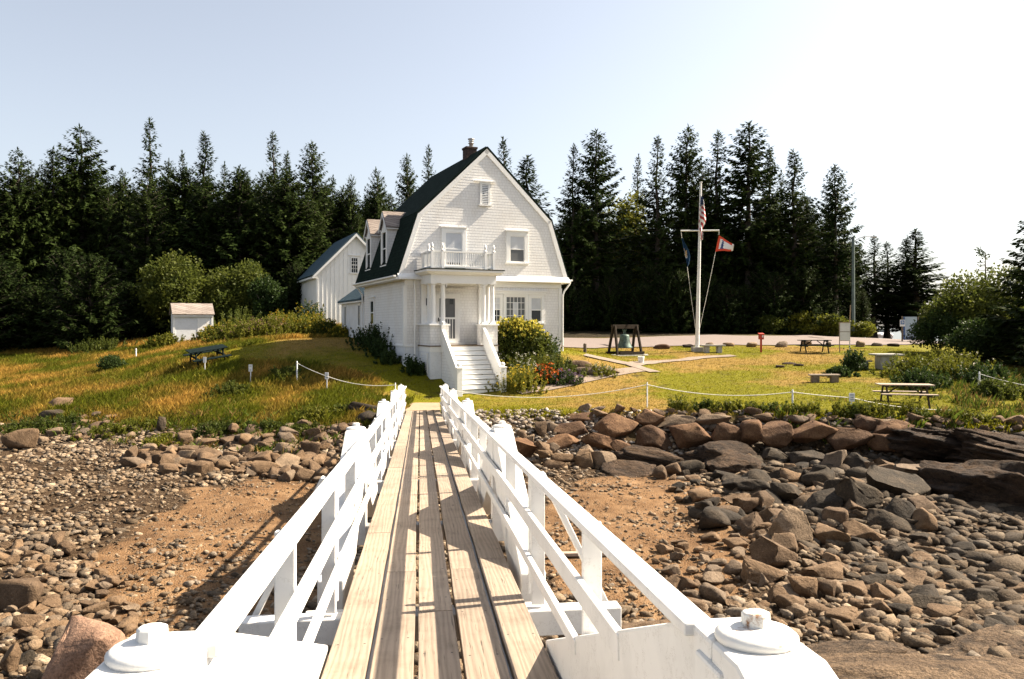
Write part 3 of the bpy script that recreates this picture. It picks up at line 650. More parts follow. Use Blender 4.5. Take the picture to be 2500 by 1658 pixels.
def column(x, y, r=.105):
    z0, z1 = .072, 1.86; mb = MB()
    mb.box((x, y, z0 + .03), (r * 2.5, r * 2.5, .06)); mb.lathe([(r * 1.15, z0 + .06), (r * 1.18, z0 + .09), (r * 1.02, z0 + .12), (r, z0 + .13), (r * .99, z0 + .7), (r * .86, z1 - .12), (r * .95, z1 - .1), (r * .88, z1 - .08), (r * 1.1, z1 - .05)], (x, y, 0), 18)
    mb.box((x, y, z1 - .022), (r * 2.5, r * 2.5, .045)); HP(mb, 'porch_column', m_trim)
for x, y in ((-3.09, PY + .21), (-2.64, PY + .21), (-.71, PY + .21), (-.3, PY + .21), (-3.09, -1.0), (-.3, -1.0)): column(x, y)
for x in (-3.09, -.3):
    mb = MB(); mb.box2((x - .11, -.17, .07), (x + .11, -.04, 1.86)); HP(mb, 'porch_pilaster', m_trim)
mb = MB()
mb.box2((PX0 + .06, PY + .06, 1.86), (PX1 - .06, PY + .36, 2.24)); mb.box2((PX0 + .06, PY + .36, 1.86), (PX0 + .36, -.1, 2.24)); mb.box2((PX1 - .36, PY + .36, 1.86), (PX1 - .06, -.1, 2.24))
HP(mb, 'porch_beam', m_trim)
mb = MB(); mb.box2((PX0 + .36, PY + .36, 1.98), (PX1 - .36, -.1, 2.02)); HP(mb, 'porch_ceiling', m_trim)
# little curved brackets under the beam beside the columns
for x, s in ((-2.51, 1), (-.84, -1)):
    mb = MB(); pts = [(x, PY + .1, 1.86)] + [(x + s * .2 * math.cos(a), PY + .1, 1.86 - .2 * (1 - math.sin(a)) * .5 - .0) for a in ()]
    mb.prism([(x, PY + .12, 1.859), (x + s * .16, PY + .12, 1.859), (x + s * .06, PY + .12, 1.80), (x, PY + .12, 1.68)], (0, .18, 0)); HP(mb, 'porch_bracket', m_trim)
mb = MB(); e = .27
prof = [(0, 2.24), (e * .45, 2.26), (e * .75, 2.33), (e, 2.36), (e, 2.45), (0, 2.45)]
vs = []
for o, z in prof: vs += [(PX0 - o + .06, -.1, z), (PX0 - o + .06, PY - o + .06, z), (PX1 + o - .06, PY - o + .06, z), (PX1 + o - .06, -.1, z)]
mb.add(vs, [(i * 4 + j, i * 4 + j + 1, i * 4 + 4 + j + 1, i * 4 + 4 + j) for i in range(5) for j in range(3)]); HP(mb, 'porch_cornice', m_trim)
mb = MB(); mb.box2((PX0 - .24, PY - .24, 2.452), (PX1 + .24, -.13, 2.49)); HP(mb, 'porch_roof', m_roof)
# balustrade on the porch roof
BY, BX0, BX1 = -1.62, -3.16, -.26
bal = MB(); bal.box2((BX0 - .06, BY - .06, 2.52), (BX0 + .06, BY + .06, 3.3)); HP(bal, 'balustrade_post', m_trim)
for x in (-2.68, -.66, BX1):
    mb = MB(); mb.box2((x - .06, BY - .06, 2.5), (x + .06, BY + .06, 3.3)); HP(mb, 'balustrade_post', m_trim)
mb = MB(); mb.box2((BX0 - .06, -1.2, 2.5), (BX0 + .06, -1.08, 3.3)); HP(mb, 'balustrade_post', m_trim)
for z, t in ((2.56, .06), (3.22, .07)):
    mb = MB(); mb.box2((BX0 + .06, BY - .05, z), (BX1 - .06, BY + .05, z + t)); HP(mb, 'balustrade_rail', m_trim)
    mb = MB(); mb.box2((BX0 - .05, BY + .06, z), (BX0 + .05, -.15, z + t)); HP(mb, 'balustrade_rail', m_trim)
    mb = MB(); mb.box2((BX1 - .05, BY + .06, z), (BX1 + .05, -.15, z + t)); HP(mb, 'balustrade_rail', m_trim)
x = BX0 + .16
while x < BX1 - .1:
    if min(abs(x - q) for q in (-2.68, -.66)) > .08:
        mb = MB(); mb.box2((x - .021, BY - .021, 2.62), (x + .021, BY + .021, 3.22)); HP(mb, 'baluster', m_trim)
    x += .105
for xx in (BX0, BX1):
    y = BY + .16
    while y < -.2:
        mb = MB(); mb.box2((xx - .021, y - .021, 2.62), (xx + .021, y + .021, 3.22)); HP(mb, 'baluster', m_trim); y += .11
mb = MB(); mb.box2((BX0 - .03, -.62, 2.5), (BX0 + .03, -.15, 3.2)); HP(mb, 'balustrade_panel', m_trim)
for x, y in ((BX0, BY), (BX0, -1.14), (-2.68, BY), (-.66, BY), (BX1, BY)):
    mb = MB(); mb.lathe([(.075, 3.3), (.08, 3.33), (.035, 3.36), (.03, 3.39), (.06, 3.44), (.066, 3.49), (.045, 3.56), (.02, 3.62), (.0, 3.64)], (x, y, 0), 12); HP(mb, 'finial', m_trim)
# front door with a screen door
mb = MB(); xd, dw, z0, z1 = -1.93, .96, -.80, 1.33
mb.box2((xd - dw / 2 - .13, -.1, PF), (xd - dw / 2, -.035, z1 + .13)); mb.box2((xd + dw / 2, -.1, PF), (xd + dw / 2 + .13, -.035, z1 + .13)); mb.box2((xd - dw / 2, -.1, z1), (xd + dw / 2, -.035, z1 + .13)); mb.box2((xd - .9, -.16, 1.66), (xd + .9, -.035, 1.71)); HP(mb, 'door_frame', m_trim)
mb = MB(); st = .1
mb.box2((xd - dw / 2, -.085, z0), (xd - dw / 2 + st, -.045, z1)); mb.box2((xd + dw / 2 - st, -.085, z0), (xd + dw / 2, -.045, z1)); mb.box2((xd - dw / 2 + st, -.085, z1 - .08), (xd + dw / 2 - st, -.045, z1)); mb.box2((xd - dw / 2 + st, -.085, z0), (xd + dw / 2 - st, -.045, z0 + .2)); mb.box2((xd - dw / 2 + st, -.085, .3), (xd + dw / 2 - st, -.045, .38))
for k in range(1, 6):
    x = xd - dw / 2 + st + (dw - 2 * st) * k / 6; mb.box2((x - .014, -.08, z0 + .2), (x + .014, -.05, .3))
dr = HP(mb, 'screen_door', m_trim)
mb = MB(); mb.box2((xd - dw / 2 + st, -.06, z0 + .2), (xd + dw / 2 - st, -.052, z1 - .08)); HP(mb, 'door_screen', m_screen, dr)
mb = MB(); mb.box2((xd - dw / 2 + .03, -.13, .2), (xd - dw / 2 + .07, -.085, .36)); HP(mb, 'door_handle', m_blackmetal, dr)
mb = MB(); mb.box2((xd + .12, -.064, .98), (xd + .3, -.0605, 1.22)); HP(mb, 'door_pane', m_glass, dr)
mb = MB(); mb.box2((xd - .3, -.4, PF + .001), (xd + .75, -.1, PF + .1)); HP(mb, 'door_step', m_trim)
mb = MB(); mb.box2((-2.96, -.22, .92), (-2.82, -.06, 1.2)); mb.box2((-2.98, -.24, 1.2), (-2.8, -.05, 1.24)); HP(mb, 'porch_lantern', m_blackmetal)
# louvred vent in the porch's side, drain pipe by the steps
mb = MB(); mb.box2((PX0 - .03, -1.45, -2.1), (PX0 + .0, -1.38, -1.2)); mb.box2((PX0 - .03, -.55, -2.1), (PX0, -.48, -1.2)); mb.box2((PX0 - .03, -1.38, -1.27), (PX0, -.55, -1.2)); cv = HP(mb, 'crawlspace_vent', m_trim)
mb = MB()
for k in range(9): mb.prism([(PX0 - .028, -1.38, -2.05 + k * .09), (PX0 - .004, -1.38, -1.99 + k * .09), (PX0 - .01, -1.38, -1.985 + k * .09)], (0, .83, 0))
HP(mb, 'vent_slats', m_trim, cv)
mb = MB(); mb.tube([(-2.42, PY - .05, -1.25), (-2.42, PY - .05, -2.75)], .05, 8); mb.box2((-2.54, PY - .12, -1.32), (-2.32, PY + .0, -1.1)); HP(mb, 'drain_pipe', m_blackmetal)
# front steps
SX0, SX1, NS, RISE, RUNS = -2.68, -.82, 10, .196, .222
mb = MB()
for k in range(NS):
    zt = PF - RISE * k; ya = PY - RUNS * (k); 
    mb.box2((SX0, ya - .01, zt - RISE), (SX1, ya + .012, zt - (.062 if k else .05)))
HP(mb, 'step_risers', m_trim)
for k in range(1, NS):
    zt = PF - RISE * k; yb = PY - RUNS * k
    mb = MB(); mb.box2((SX0, yb - .05, zt - .03), (SX1, yb + RUNS - .011, zt)); HP(mb, 'step_tread', m_trim)
for x in (SX0 - .05, SX1 + .05):
    mb = MB(); yb = PY - RUNS * (NS - 1) - .05
    mb.prism([(x - .04, PY, PF + .02), (x - .04, yb, PF - RISE * (NS - 1) + .05), (x - .04, yb, PF - RISE * NS - .1), (x - .04, PY, PF - RISE * NS - .2)], (.08, 0, 0)); HP(mb, 'stringer', m_shingle)
    # closed balustrade with a sloping cap
    mb = MB(); mb.prism([(x - .05, PY + .0, PF + .0), (x - .05, yb, PF - RISE * (NS - 1) + .0), (x - .05, yb, PF - RISE * (NS - 1) + .74), (x - .05, PY, PF + .74)], (.10, 0, 0)); HP(mb, 'stair_parapet', m_trim)
    mb = MB(); mb.bar((x, PY + .05, PF + .80), (x, yb - .02, PF - RISE * (NS - 1) + .74), .13, .06); HP(mb, 'stair_handrail', m_trim, bevel=.015)
    mb = MB(); mb.box2((x - .12, yb - .2, PF - RISE * NS - .2), (x + .12, yb + .04, PF - RISE * (NS - 1) + .86)); mb.box2((x - .145, yb - .225, PF - RISE * (NS - 1) + .86), (x + .145, yb + .065, PF - RISE * (NS - 1) + .9)); nw = HP(mb, 'newel_post', m_trim, bevel=.01)
    mb = MB(); zz = PF - RISE * (NS - 1) + .9; mb.lathe([(.05, zz), (.05, zz + .02), (.085, zz + .05), (.1, zz + .1), (.085, zz + .15), (.04, zz + .185), (0, zz + .19)], (x, yb - .08, 0), 14); HP(mb, 'newel_ball', m_trim, nw)
mb = MB(); mb.box2((SX0 - .13, PY - .12, PF - .3), (SX0 + .03, PY + .03, PF + .92)); mb.lathe([(.05, PF + .92), (.08, PF + .97), (.08, PF + 1.02), (.0, PF + 1.07)], (SX0 - .05, PY - .05, 0), 12); HP(mb, 'newel_post', m_trim)
# ---------------- rear annex
AX, AY0, AY1, AZ = -3.9, LEN + .02, 14.0, 1.45
mb = MB(); mb.prism([(AX, AY0, -2.2), (AX + 5.2, AY0, -2.2), (AX + 5.2, AY0, AZ), (AX + 2.6, AY0, AZ + 1.9), (AX, AY0, AZ)], (0, AY1 - AY0, 0)); an = HP(mb, 'rear_annex', m_foundation)
for s in (0, 1):
    xa = AX - .22 if s == 0 else AX + 5.42; mb = MB(); mb.prism([(xa, AY0, AZ - .08), (AX + 2.6, AY0, AZ + 1.98), (AX + 2.6, AY0, AZ + 2.08), (xa, AY0, AZ + .02)], (0, AY1 - AY0 + .25, 0)); HP(mb, 'annex_roof', m_roofgrey, an)
mb = MB(); mb.box2((AX - .2, AY0, AZ - .16), (AX - .02, AY1 + .2, AZ - .06)); HP(mb, 'annex_eave', m_trim, an)
for s in (9.2, 12.9): window((AX, 0, 0), Y, NX, s, -.05, 1.16, .5, head=False, case=.07, split=False)
# ------------------------------------------------------------------ barn
BB = P(868, 795, 56); BB.z = -.4
barn = thing('barn', 'small white board and batten barn with grey roof behind the house', 'barn', BB, HR)
def BN(mb, name, mat, parent=None): return mb.build(name, mat, parent or barn, shift=(0, 0, .4))
bw, be, bz, ba, bl = 2.72, 2.98, 3.42, 6.46, 7.1
mb = MB(); mb.prism([(-bw, 0, .02), (bw, 0, .02), (bw, 0, bz + .16), (0, 0, ba - .12), (-bw, 0, bz + .16)], (0, bl, 0)); BN(mb, 'wall', m_trim)
mb = MB(); x = -bw + .1
while x < bw: mb.box2((x - .018, -.016, .02), (x + .018, 0, bz + (ba - bz) * (1 - abs(x) / bw) - .12)); x += .3
BN(mb, 'battens', m_trim)
mb = MB(); y = .15
while y < bl: mb.box2((-bw - .03, y - .025, .02), (-bw, y + .025, bz + .1)); y += .3
BN(mb, 'battens', m_trim)
mb = MB(); mb.box2((-bw - .01, -.02, -.9), (bw + .01, bl, .02)); BN(mb, 'foundation', m_concrete)
for s in (-1, 1):
    a = Vector((s * be, -.25, bz)); b = Vector((0, -.25, ba)); n = Vector((-(b - a).z, 0, (b - a).x)).normalized(); n = n if n.z > 0 else -n
    mb = MB(); mb.prism([a, b, b + n * .09, a + n * .09], (0, bl + .45, 0)); BN(mb, 'roof', m_roofgrey)
    mb = MB(); mb.prism([a + Vector((0, -.02, 0)), b + Vector((0, -.02, 0)), b + Vector((0, -.02, -.2)), a + Vector((0, -.02, -.2))], (0, .05, 0)); BN(mb, 'rake_board', m_trim)
    mb = MB(); mb.box2((s * bw, -.05, bz - .16), (s * (be + .02), bl + .1, bz - .04)); BN(mb, 'eave', m_trim)
mb = MB()
for q in ((-.34, -.29), (.13, .18)): mb.box2((q[0] - .0, -.05, 3.72), (q[1], -.002, 4.78))
mb.box2((-.34, -.05, 4.74), (.18, -.001, 4.82)); mb.box2((-.4, -.08, 3.64), (.24, -.001, 3.72)); mb.box2((-.29, -.045, 4.23), (.13, -.001, 4.28)); mb.box2((-.48, -.08, 4.9), (.32, -.001, 4.95))
for x in (-.15, -.01): mb.box2((x - .01, -.035, 3.72), (x + .01, -.001, 4.74))
for z in (4.0, 4.5): mb.box2((-.29, -.034, z - .01), (.13, -.001, z + .01))
bwn = BN(mb, 'window', m_trim)
mb = MB(); mb.box2((-.29, -.02, 3.72), (.13, -.001, 4.74)); BN(mb, 'pane', m_glass, bwn)
# ------------------------------------------------------------------ shed
S0 = P(472, 828, 51); S0.z = H(S0.x, S0.y)
shed = thing('garden_shed', 'small white shed with shingled roof standing in weeds left of house', 'shed', S0, R(29))
zt = .7 - S0.z
mb = MB(); mb.box2((-1.15, 0, -.3), (1.15, 1.6, zt)); mb.prism([(-1.15, 0, zt), (-1.15, .8, zt + .62), (-1.15, 1.6, zt)], (2.3, 0, 0)); mb.build('wall', m_foundation, shed)
mb = MB()
for x in (-1.15, 1.15): mb.box2((x - .06, -.03, -.3), (x + .06, 0, zt))
mb.box2((-1.2, -.12, zt - .13), (1.2, -.0, zt - .02)); mb.build('trim', m_trim, shed)
for s in (0, 1):
    a = Vector((-1.27, -.16 if s == 0 else 1.76, zt - .02)); b = Vector((-1.27, .8, zt + .7)); n = Vector((0, -(b - a).z, (b - a).y)).normalized(); n = n if n.z > 0 else -n
    mb = MB(); mb.prism([a, b, b + n * .06, a + n * .06], (2.54, 0, 0)); mb.build('roof', m_cedar, shed)
mb = MB(); mb.box2((.25, -.02, -.2), (.95, -.001, zt - .2)); mb.build('door', m_trim, shed)
# ------------------------------------------------------------------ trees and plants
def unit(v): return v / (np.linalg.norm(v, axis=-1, keepdims=True) + 1e-9)
def diamonds(base, d, side, L, Wd, fold=.0):
    """quads: base, left, tip, right (numpy (n,3) arrays)"""
    L = L[:, None]; Wd = Wd[:, None]
    mid = base + d * L * .45
    a = base; b = mid + side * Wd; c = base + d * L; e = mid - side * Wd
    if fold is not 0:
        dn = np.zeros_like(base); dn[:, 2] = -1; b = b + dn * Wd * fold; e = e + dn * Wd * fold
    return np.stack([a, b, c, e], 1).reshape(-1, 3)
def quads_mesh(name, V, mat, parent=None, matidx=None):
    n = len(V) // 4
    return npmesh(name, V, np.arange(n * 4).reshape(n, 4), mat, False, None, parent, matidx)
def spruce_parts(seed, Ht, Rad, base=.12, sparse=1.0, topthin=0.0, droop=.28, spray=1.0, lean=0, oneside=0.0):
    """trunk MB and crown quads of a conifer"""
    g = np.random.default_rng(seed); q = []
    tr = MB(); k = 9; pts = []; wob = g.normal(0, .012 * Ht, (k + 1, 2)) * np.linspace(0, 1, k + 1)[:, None]
    for i in range(k + 1):
        pts.append((wob[i, 0] * .4 + lean * (i / k) ** 2, wob[i, 1] * .4, Ht * i / k))
    rr = [max(.012, .016 * Ht * (1 - i / k) ** .85 + .012) for i in range(k + 1)]; rr[0] *= 1.35
    tr.tube(pts, rr, 7)
    axis = np.array(pts)
    z = base * Ht; whorl = 0
    while z < Ht * .985:
        t = z / Ht; Lm = 1.3 * Rad * (1 - t) ** .63 * (1 if t > base + .08 else .75) + .05
        if topthin: Lm *= 1 - topthin * sstep(.55, .85, t) * .5
        n = int(np.clip(round((5.5 + 2 * (1 - t)) * sparse * g.uniform(.75, 1.2)), 3, 9)); a0 = g.uniform(0, 6.28)
        gap = g.random() < .10
        for b in range(n):
            if g.random() < (.12 if not gap else .55): continue
            az = a0 + 6.283 * b / n + g.normal(0, .28); L = Lm * g.uniform(.62, 1.15)
            if oneside: L *= 1 + oneside * math.cos(az)
            el0 = -droop + .75 * t ** 1.6 + g.normal(0, .08)
            m = max(3, int(L / .19)); s = (np.arange(m) + g.uniform(.2, .8, m)) / m; s = np.clip(.1 + s * .9, 0, 1)
            hx, hy = math.cos(az), math.sin(az); c0 = np.array([np.interp(z, axis[:, 2], axis[:, 0]), np.interp(z, axis[:, 2], axis[:, 1]), z + g.normal(0, .05)])
            r = s * L; dz = r * math.tan(el0) + .22 * L * s ** 2.4 - .05 * L * np.sin(3.14 * s)
            pos = c0 + np.stack([hx * r, hy * r, dz], 1)
            out = np.array([hx, hy, 0.0])
            if L > 1.0: tr.tube([c0, c0 + np.array([hx * L * .5, hy * L * .5, np.interp(.5, s, dz)]), pos[-1]], [.014 + .008 * L, .01 + .004 * L, .006], 4)
            for sd in (-1, 1, 0, 0):
                ang = sd * g.uniform(.55, 1.05, m); ca, sa = np.cos(ang), np.sin(ang)
                d = np.stack([hx * ca - hy * sa, hx * sa + hy * ca, g.normal(-.22 if sd else -.75, .25, m) * (1 if sd else g.uniform(.2, 1.6, m))], 1); d = unit(d)
                ln = np.clip((.18 + .36 * L / 2.6 * (1 - s * .4)) * g.uniform(.7, 1.35, m), .14, .85) * spray
                sid = unit(np.cross(d, np.array([0, 0, 1.0]) + g.normal(0, .35, (m, 3))))
                q.append(diamonds(pos + g.normal(0, .03, pos.shape), d, sid, ln, ln * g.uniform(.17, .30, m)))
            q.append(diamonds(pos[-1:], unit(out[None] + np.array([[0, 0, .35]])), np.array([[-hy, hx, 0.0]]), np.array([.35 * spray]), np.array([.06])))
        z += g.uniform(.028, .046) * Ht * (1 - .55 * t) * (18 / Ht) ** .45 * .62; whorl += 1
    top = axis[-1]; m = 10; d = unit(g.normal(0, .35, (m, 3)) + np.array([0, 0, 1.0])); sid = unit(np.cross(d, g.normal(0, 1, (m, 3))))
    q.append(diamonds(top - np.array([[0, 0, .5]]) * g.random((m, 1)), d, sid, np.full(m, .4), np.full(m, .05)))
    return tr, np.concatenate(q)
def make_spruce(seed, mat, **kw):
    tr, q = spruce_parts(seed, **kw)
    root = thing('spruce_tree', '', 'tree'); c = quads_mesh('crown', q, mat, root); tr.build('trunk', m_bark, root, recalc=False)
    return root
PROTO = []
specs = [dict(Ht=18, Rad=3.3), dict(Ht=18, Rad=2.7, topthin=.6), dict(Ht=18, Rad=3.8, droop=.34), dict(Ht=18, Rad=2.9, sparse=.72, topthin=.8, base=.2), dict(Ht=18, Rad=3.4, sparse=.85, base=.3, droop=.3),
         dict(Ht=18, Rad=2.5, sparse=.62, base=.25, topthin=.5), dict(Ht=18, Rad=4.4, base=.04, droop=.3, spray=1.15)]
for i, sp in enumerate(specs): PROTO.append(make_spruce(100 + i, m_needle, **sp))
yng = make_spruce(140, m_needle2, Ht=9, Rad=3.3, base=.02, droop=.12, spray=.95)
used = {}
def place_tree(pr, x, y, zt, label, group, rad=1.0, hproto=18.0, rz=None):
    z = H(x, y); s = (zt - z) / hproto; k = id(pr)
    rz = random.uniform(0, 6.28) if rz is None else rz
    sc = (s * rad, s * rad, s)
    if k not in used:
        used[k] = 1; pr.location = (x, y, z); pr.rotation_euler = (0, 0, rz); pr.scale = sc; tag(pr, label, None, group); return pr
    o = dup(pr, (x, y, z), rz, label, group, sc); return o
GL, GR = 'spruces on the skyline left of the house', 'spruces behind the road right of the house'
# (u, v of the treetop, depth, prototype, radius factor, label)
LEFT = [(-30, 372, 66, 0, 1.0, 'dark spruce cut off by the left picture edge, highest of those at the edge'), (45, 366, 68, 2, .95, 'broad round topped spruce, first full one from the left edge'), (128, 362, 70, 4, .9, 'narrow spruce close against the wide pointed one on its right'),
        (198, 310, 72, 2, 1.15, 'wide pointed spruce with even tiers, taller than its left neighbours'), (366, 292, 74, 3, 1.05, 'tallest spruce left of the house, bare ragged spire'),
        (448, 372, 76, 5, .8, 'thin spruce tip just left of the thick layered one'), (500, 324, 72, 1, 1.05, 'thick layered spruce with leaning top above the round green tree'), (545, 398, 78, 5, .8, 'short thin spruce spire right of the thick layered one'),
        (585, 406, 74, 0, .85, 'small spruce between two taller spires above the shed side'), (667, 324, 70, 3, 1.0, 'slim tall spruce with tiered spire left of the barn'), (700, 372, 76, 1, .8, 'slender spruce tucked right behind the slim tall one'),
        (764, 348, 72, 4, 1.0, 'spruce with open airy top directly above the barn roof corner'), (812, 430, 78, 5, .8, 'spiky short spruce right of the airy topped one'), (858, 430, 74, 0, .7, 'small spruce spire above the barn ridge'),
        (920, 412, 76, 2, .75, 'bushy spruce rising behind the barn gable'), (995, 378, 74, 0, .72, 'dense spruce touching the dark roof of the house on its left'), (1046, 357, 80, 5, .85, 'nearly bare spruce with see-through top beside the dark roof'),
        (640, 420, 76, 2, .8, 'blunt spruce filling the gap left of the slim tall one'), (410, 390, 78, 0, .8, 'dark spruce filling the dip right of the tallest spire'), (300, 415, 76, 2, .8, 'bushy spruce in the dip left of the tallest spire')]
for u, v, d, k, rf, lb in LEFT:
    p = P(u, v, d); place_tree(PROTO[k], p.x, p.y, p.z, lb, GL, rf * 1.0)
RIGHT = [(1232, 339, 78, 5, .95, 'thin spruce peeking over the right slope of the house roof'), (1287, 384, 72, 1, 1.5, 'pointed spruce close to the right roof slope of the house'), (1400, 355, 70, 3, .85, 'thin forked looking spruce, first past the house gable'),
         (1455, 322, 71, 4, 1.05, 'tall open spruce with spread branches between house and flagpole'), (1605, 334, 72, 3, 1.0, 'tall spruce with open branches left of the flagpole'), (1677, 310, 74, 0, .85, 'dense tall spruce rising left behind the flagpole top'),
         (1752, 322, 73, 3, 1.05, 'spruce just right of the flagpole top'), (1826, 302, 72, 4, 1.2, 'tallest broad spruce right of the flagpole'), (1880, 360, 76, 1, .85, 'spruce in the shade right of the tallest broad one'),
         (1938, 367, 71, 1, 1.1, 'full spruce with pointed top, second from the isolated dark one'), (2040, 404, 70, 4, .92, 'dark spruce standing apart beside the street lamp'), (1905, 420, 78, 5, .8, 'short spruce between the two pointed ones'), (1715, 400, 80, 2, .8, 'spruce filling in behind the flagpole'), (1555, 380, 84, 5, .7, 'distant spruce spire in the gap left of the flagpole group')]
for u, v, d, k, rf, lb in RIGHT:
    p = P(u, v, d); place_tree(PROTO[k], p.x, p.y, p.z, lb, GR, rf * 1.12)
FAR = [(2134, 578, 82, 5, 1.8, 'thin hazy spruce under the street lamp arm'), (2166, 592, 86, 3, 1.9, 'middle one of the small spruces beyond the parked cars'), (2212, 580, 84, 1, 1.6, 'slight spruce leaning against the biggest one beyond the cars'), (2236, 562, 80, 1, 2.4, 'biggest spruce of the group behind the roadside sign'), (2095, 600, 80, 4, 1.5, 'low spruce right of the street lamp pole')]
for u, v, d, k, rf, lb in FAR:
    p = P(u, v, d); place_tree(PROTO[k], p.x, p.y, p.z, lb, 'small spruces beyond the parked cars', rf)
# the near dark conifer at the right edge and the scraggly one against the sky
p = P(2530, 540, 41); place_tree(PROTO[6], p.x + .9, p.y, p.z + 1.2, 'big dark conifer reaching in from the right picture edge', 'dark conifers at the right edge', 1.35)
p = P(2590, 690, 36); place_tree(PROTO[2], p.x, p.y, p.z, 'lower dark conifer in the shadow at the right picture edge', 'dark conifers at the right edge', 1.7)
scr = MB(); q = []
root = thing('dead_spruce', 'scraggly half dead little spruce sticking up above the right green bushes', 'tree'); p = P(2405, 615, 50); zb = H(p.x, p.y); root.location = (p.x, p.y, zb); Ht = p.z - zb
scr.tube([(0, 0, 0), (.06, 0, Ht * .6), (0, 0, Ht)], [.1, .06, .02], 6); g = np.random.default_rng(3)
for i in range(26):
    z = Ht * g.uniform(.42, .98); az = g.choice([0, 3.14]) + g.normal(0, .7); L = (1 - z / Ht) * 1.5 + .35
    L *= g.uniform(.5, 1.1); a = Vector((0, 0, z)); b = a + Vector((math.cos(az) * L, math.sin(az) * L, -.12 * L)); scr.tube([a, b], [.022, .008], 4)
    m = int(L * 11); s = g.uniform(.35, 1, m); pos = np.array(a)[None] + s[:, None] * np.array(b - a)[None]; d = unit(g.normal(0, .6, (m, 3)) + np.array([math.cos(az), math.sin(az), 0])); q.append(diamonds(pos, d, unit(np.cross(d, g.normal(0, 1, (m, 3)))), g.uniform(.12, .3, m), g.uniform(.03, .06, m)))
m = 60; pos = np.array([[-.02, 0, Ht - .35]]) + g.normal(0, .12, (m, 3)) + np.linspace(0, 1, m)[:, None] * np.array([[-.35, 0, .45]]); d = unit(g.normal(0, .5, (m, 3)) + np.array([-.6, 0, .6])); q.append(diamonds(pos, d, unit(np.cross(d, g.normal(0, 1, (m, 3)))), g.uniform(.15, .3, m), g.uniform(.03, .06, m)))
quads_mesh('crown', np.concatenate(q), m_needle, root); scr.build('trunk', m_barkg, root, recalc=False)
# the young spruces in front, left
for u, v, d, rf, lb in [(10, 640, 58, 1.05, 'young bushy spruce at the left picture edge, in shade'), (160, 612, 58, 1.0, 'young spruce with lighter tips left of the grassy clearing'), (220, 622, 55, 1.1, 'young spruce nearest the round green tree'), (95, 700, 56, 1.2, 'smallest young spruce low in the shade at left'), (310, 690, 58, .9, 'young spruce half hidden left of the round green tree'), (-60, 600, 55, 1.2, 'young spruce mostly outside the left picture edge')]:
    p = P(u, v, d); place_tree(yng, p.x, p.y, p.z, lb, 'young spruces before the forest edge', rf, 9.0)
# forest depth: trees nothing tells apart fill the dark behind the front row
g = np.random.default_rng(77)
cnt = 0
for i in range(52):
    u = -60 + i * 22.0 + g.normal(0, 8); d = g.uniform(64, 90); v = g.uniform(405, 480) if u < 860 else g.uniform(450, 530)
    if u > 1090: continue
    p = P(u, v, d); place_tree(PROTO[(0, 2, 6, 2, 0, 6)[i % 6]], p.x, p.y, p.z, 'dark spruce deep in the shady forest left of the house', 'spruces filling the forest behind the left front row', g.uniform(.9, 1.2))
for i in range(30):
    u = 1330 + i * 27 + g.normal(0, 8); d = g.uniform(72, 92); v = g.uniform(470, 580)
    if u > 2075: v = g.uniform(660, 720)
    p = P(u, v, d); place_tree(PROTO[(2, 0, 6, 4, 2)[i % 5]], p.x, p.y, p.z, 'dark spruce deep in the shady wood behind the road', 'spruces filling the wood behind the road', g.uniform(.85, 1.15))
g2 = np.random.default_rng(5)
for i in range(20):
    u = 1345 + i * 36 + g2.normal(0, 8); p = P(u, g2.uniform(640, 700), g2.uniform(66.5, 70)); place_tree(yng, p.x, p.y, p.z, 'low dense young spruce in the shade along the far road side', 'young spruces along the far road side', g2.uniform(.75, 1.1), 9.0)
for i in range(22):
    u = 250 + i * 40 + g2.normal(0, 10); p = P(u, g2.uniform(640, 720), g2.uniform(61, 66)); place_tree(yng, p.x, p.y, p.z, 'low dense young spruce in the shade of the forest edge', 'young spruces in the shade of the forest edge', g2.uniform(.8, 1.1), 9.0)
# ---- leafy bushes and trees
def bush_parts(seed, lobes, n, leaf, zmin=0.0, inner=.35):
    """leaf quads spread through ellipsoid lobes (cx, cy, cz, rx, ry, rz)"""
    g = np.random.default_rng(seed); vol = np.array([l[3] * l[4] + l[4] * l[5] + l[3] * l[5] for l in lobes]); pick = g.choice(len(lobes), n, p=vol / vol.sum())
    Lb = np.array(lobes)[pick]; d = unit(g.normal(0, 1, (n, 3))); r = inner + (1 - inner) * g.random(n) ** .45
    clump = fbm(d[:, 0] * 3 + pick * 3.1, d[:, 1] * 3 + d[:, 2] * 2.3, seed, 3); r = r * (.5 + 1.0 * clump)
    pos = Lb[:, :3] + d * Lb[:, 3:] * r[:, None]; ok = pos[:, 2] > zmin; pos = pos[ok]; d = d[ok]; m = len(pos)
    ld = unit(d * .7 + g.normal(0, .7, (m, 3)) + np.array([0, 0, .1])); sd = unit(np.cross(ld, g.normal(0, 1, (m, 3))))
    L = leaf * g.uniform(.6, 1.4, m)
    return diamonds(pos, ld, sd, L, L * g.uniform(.28, .42, m)), pos, d
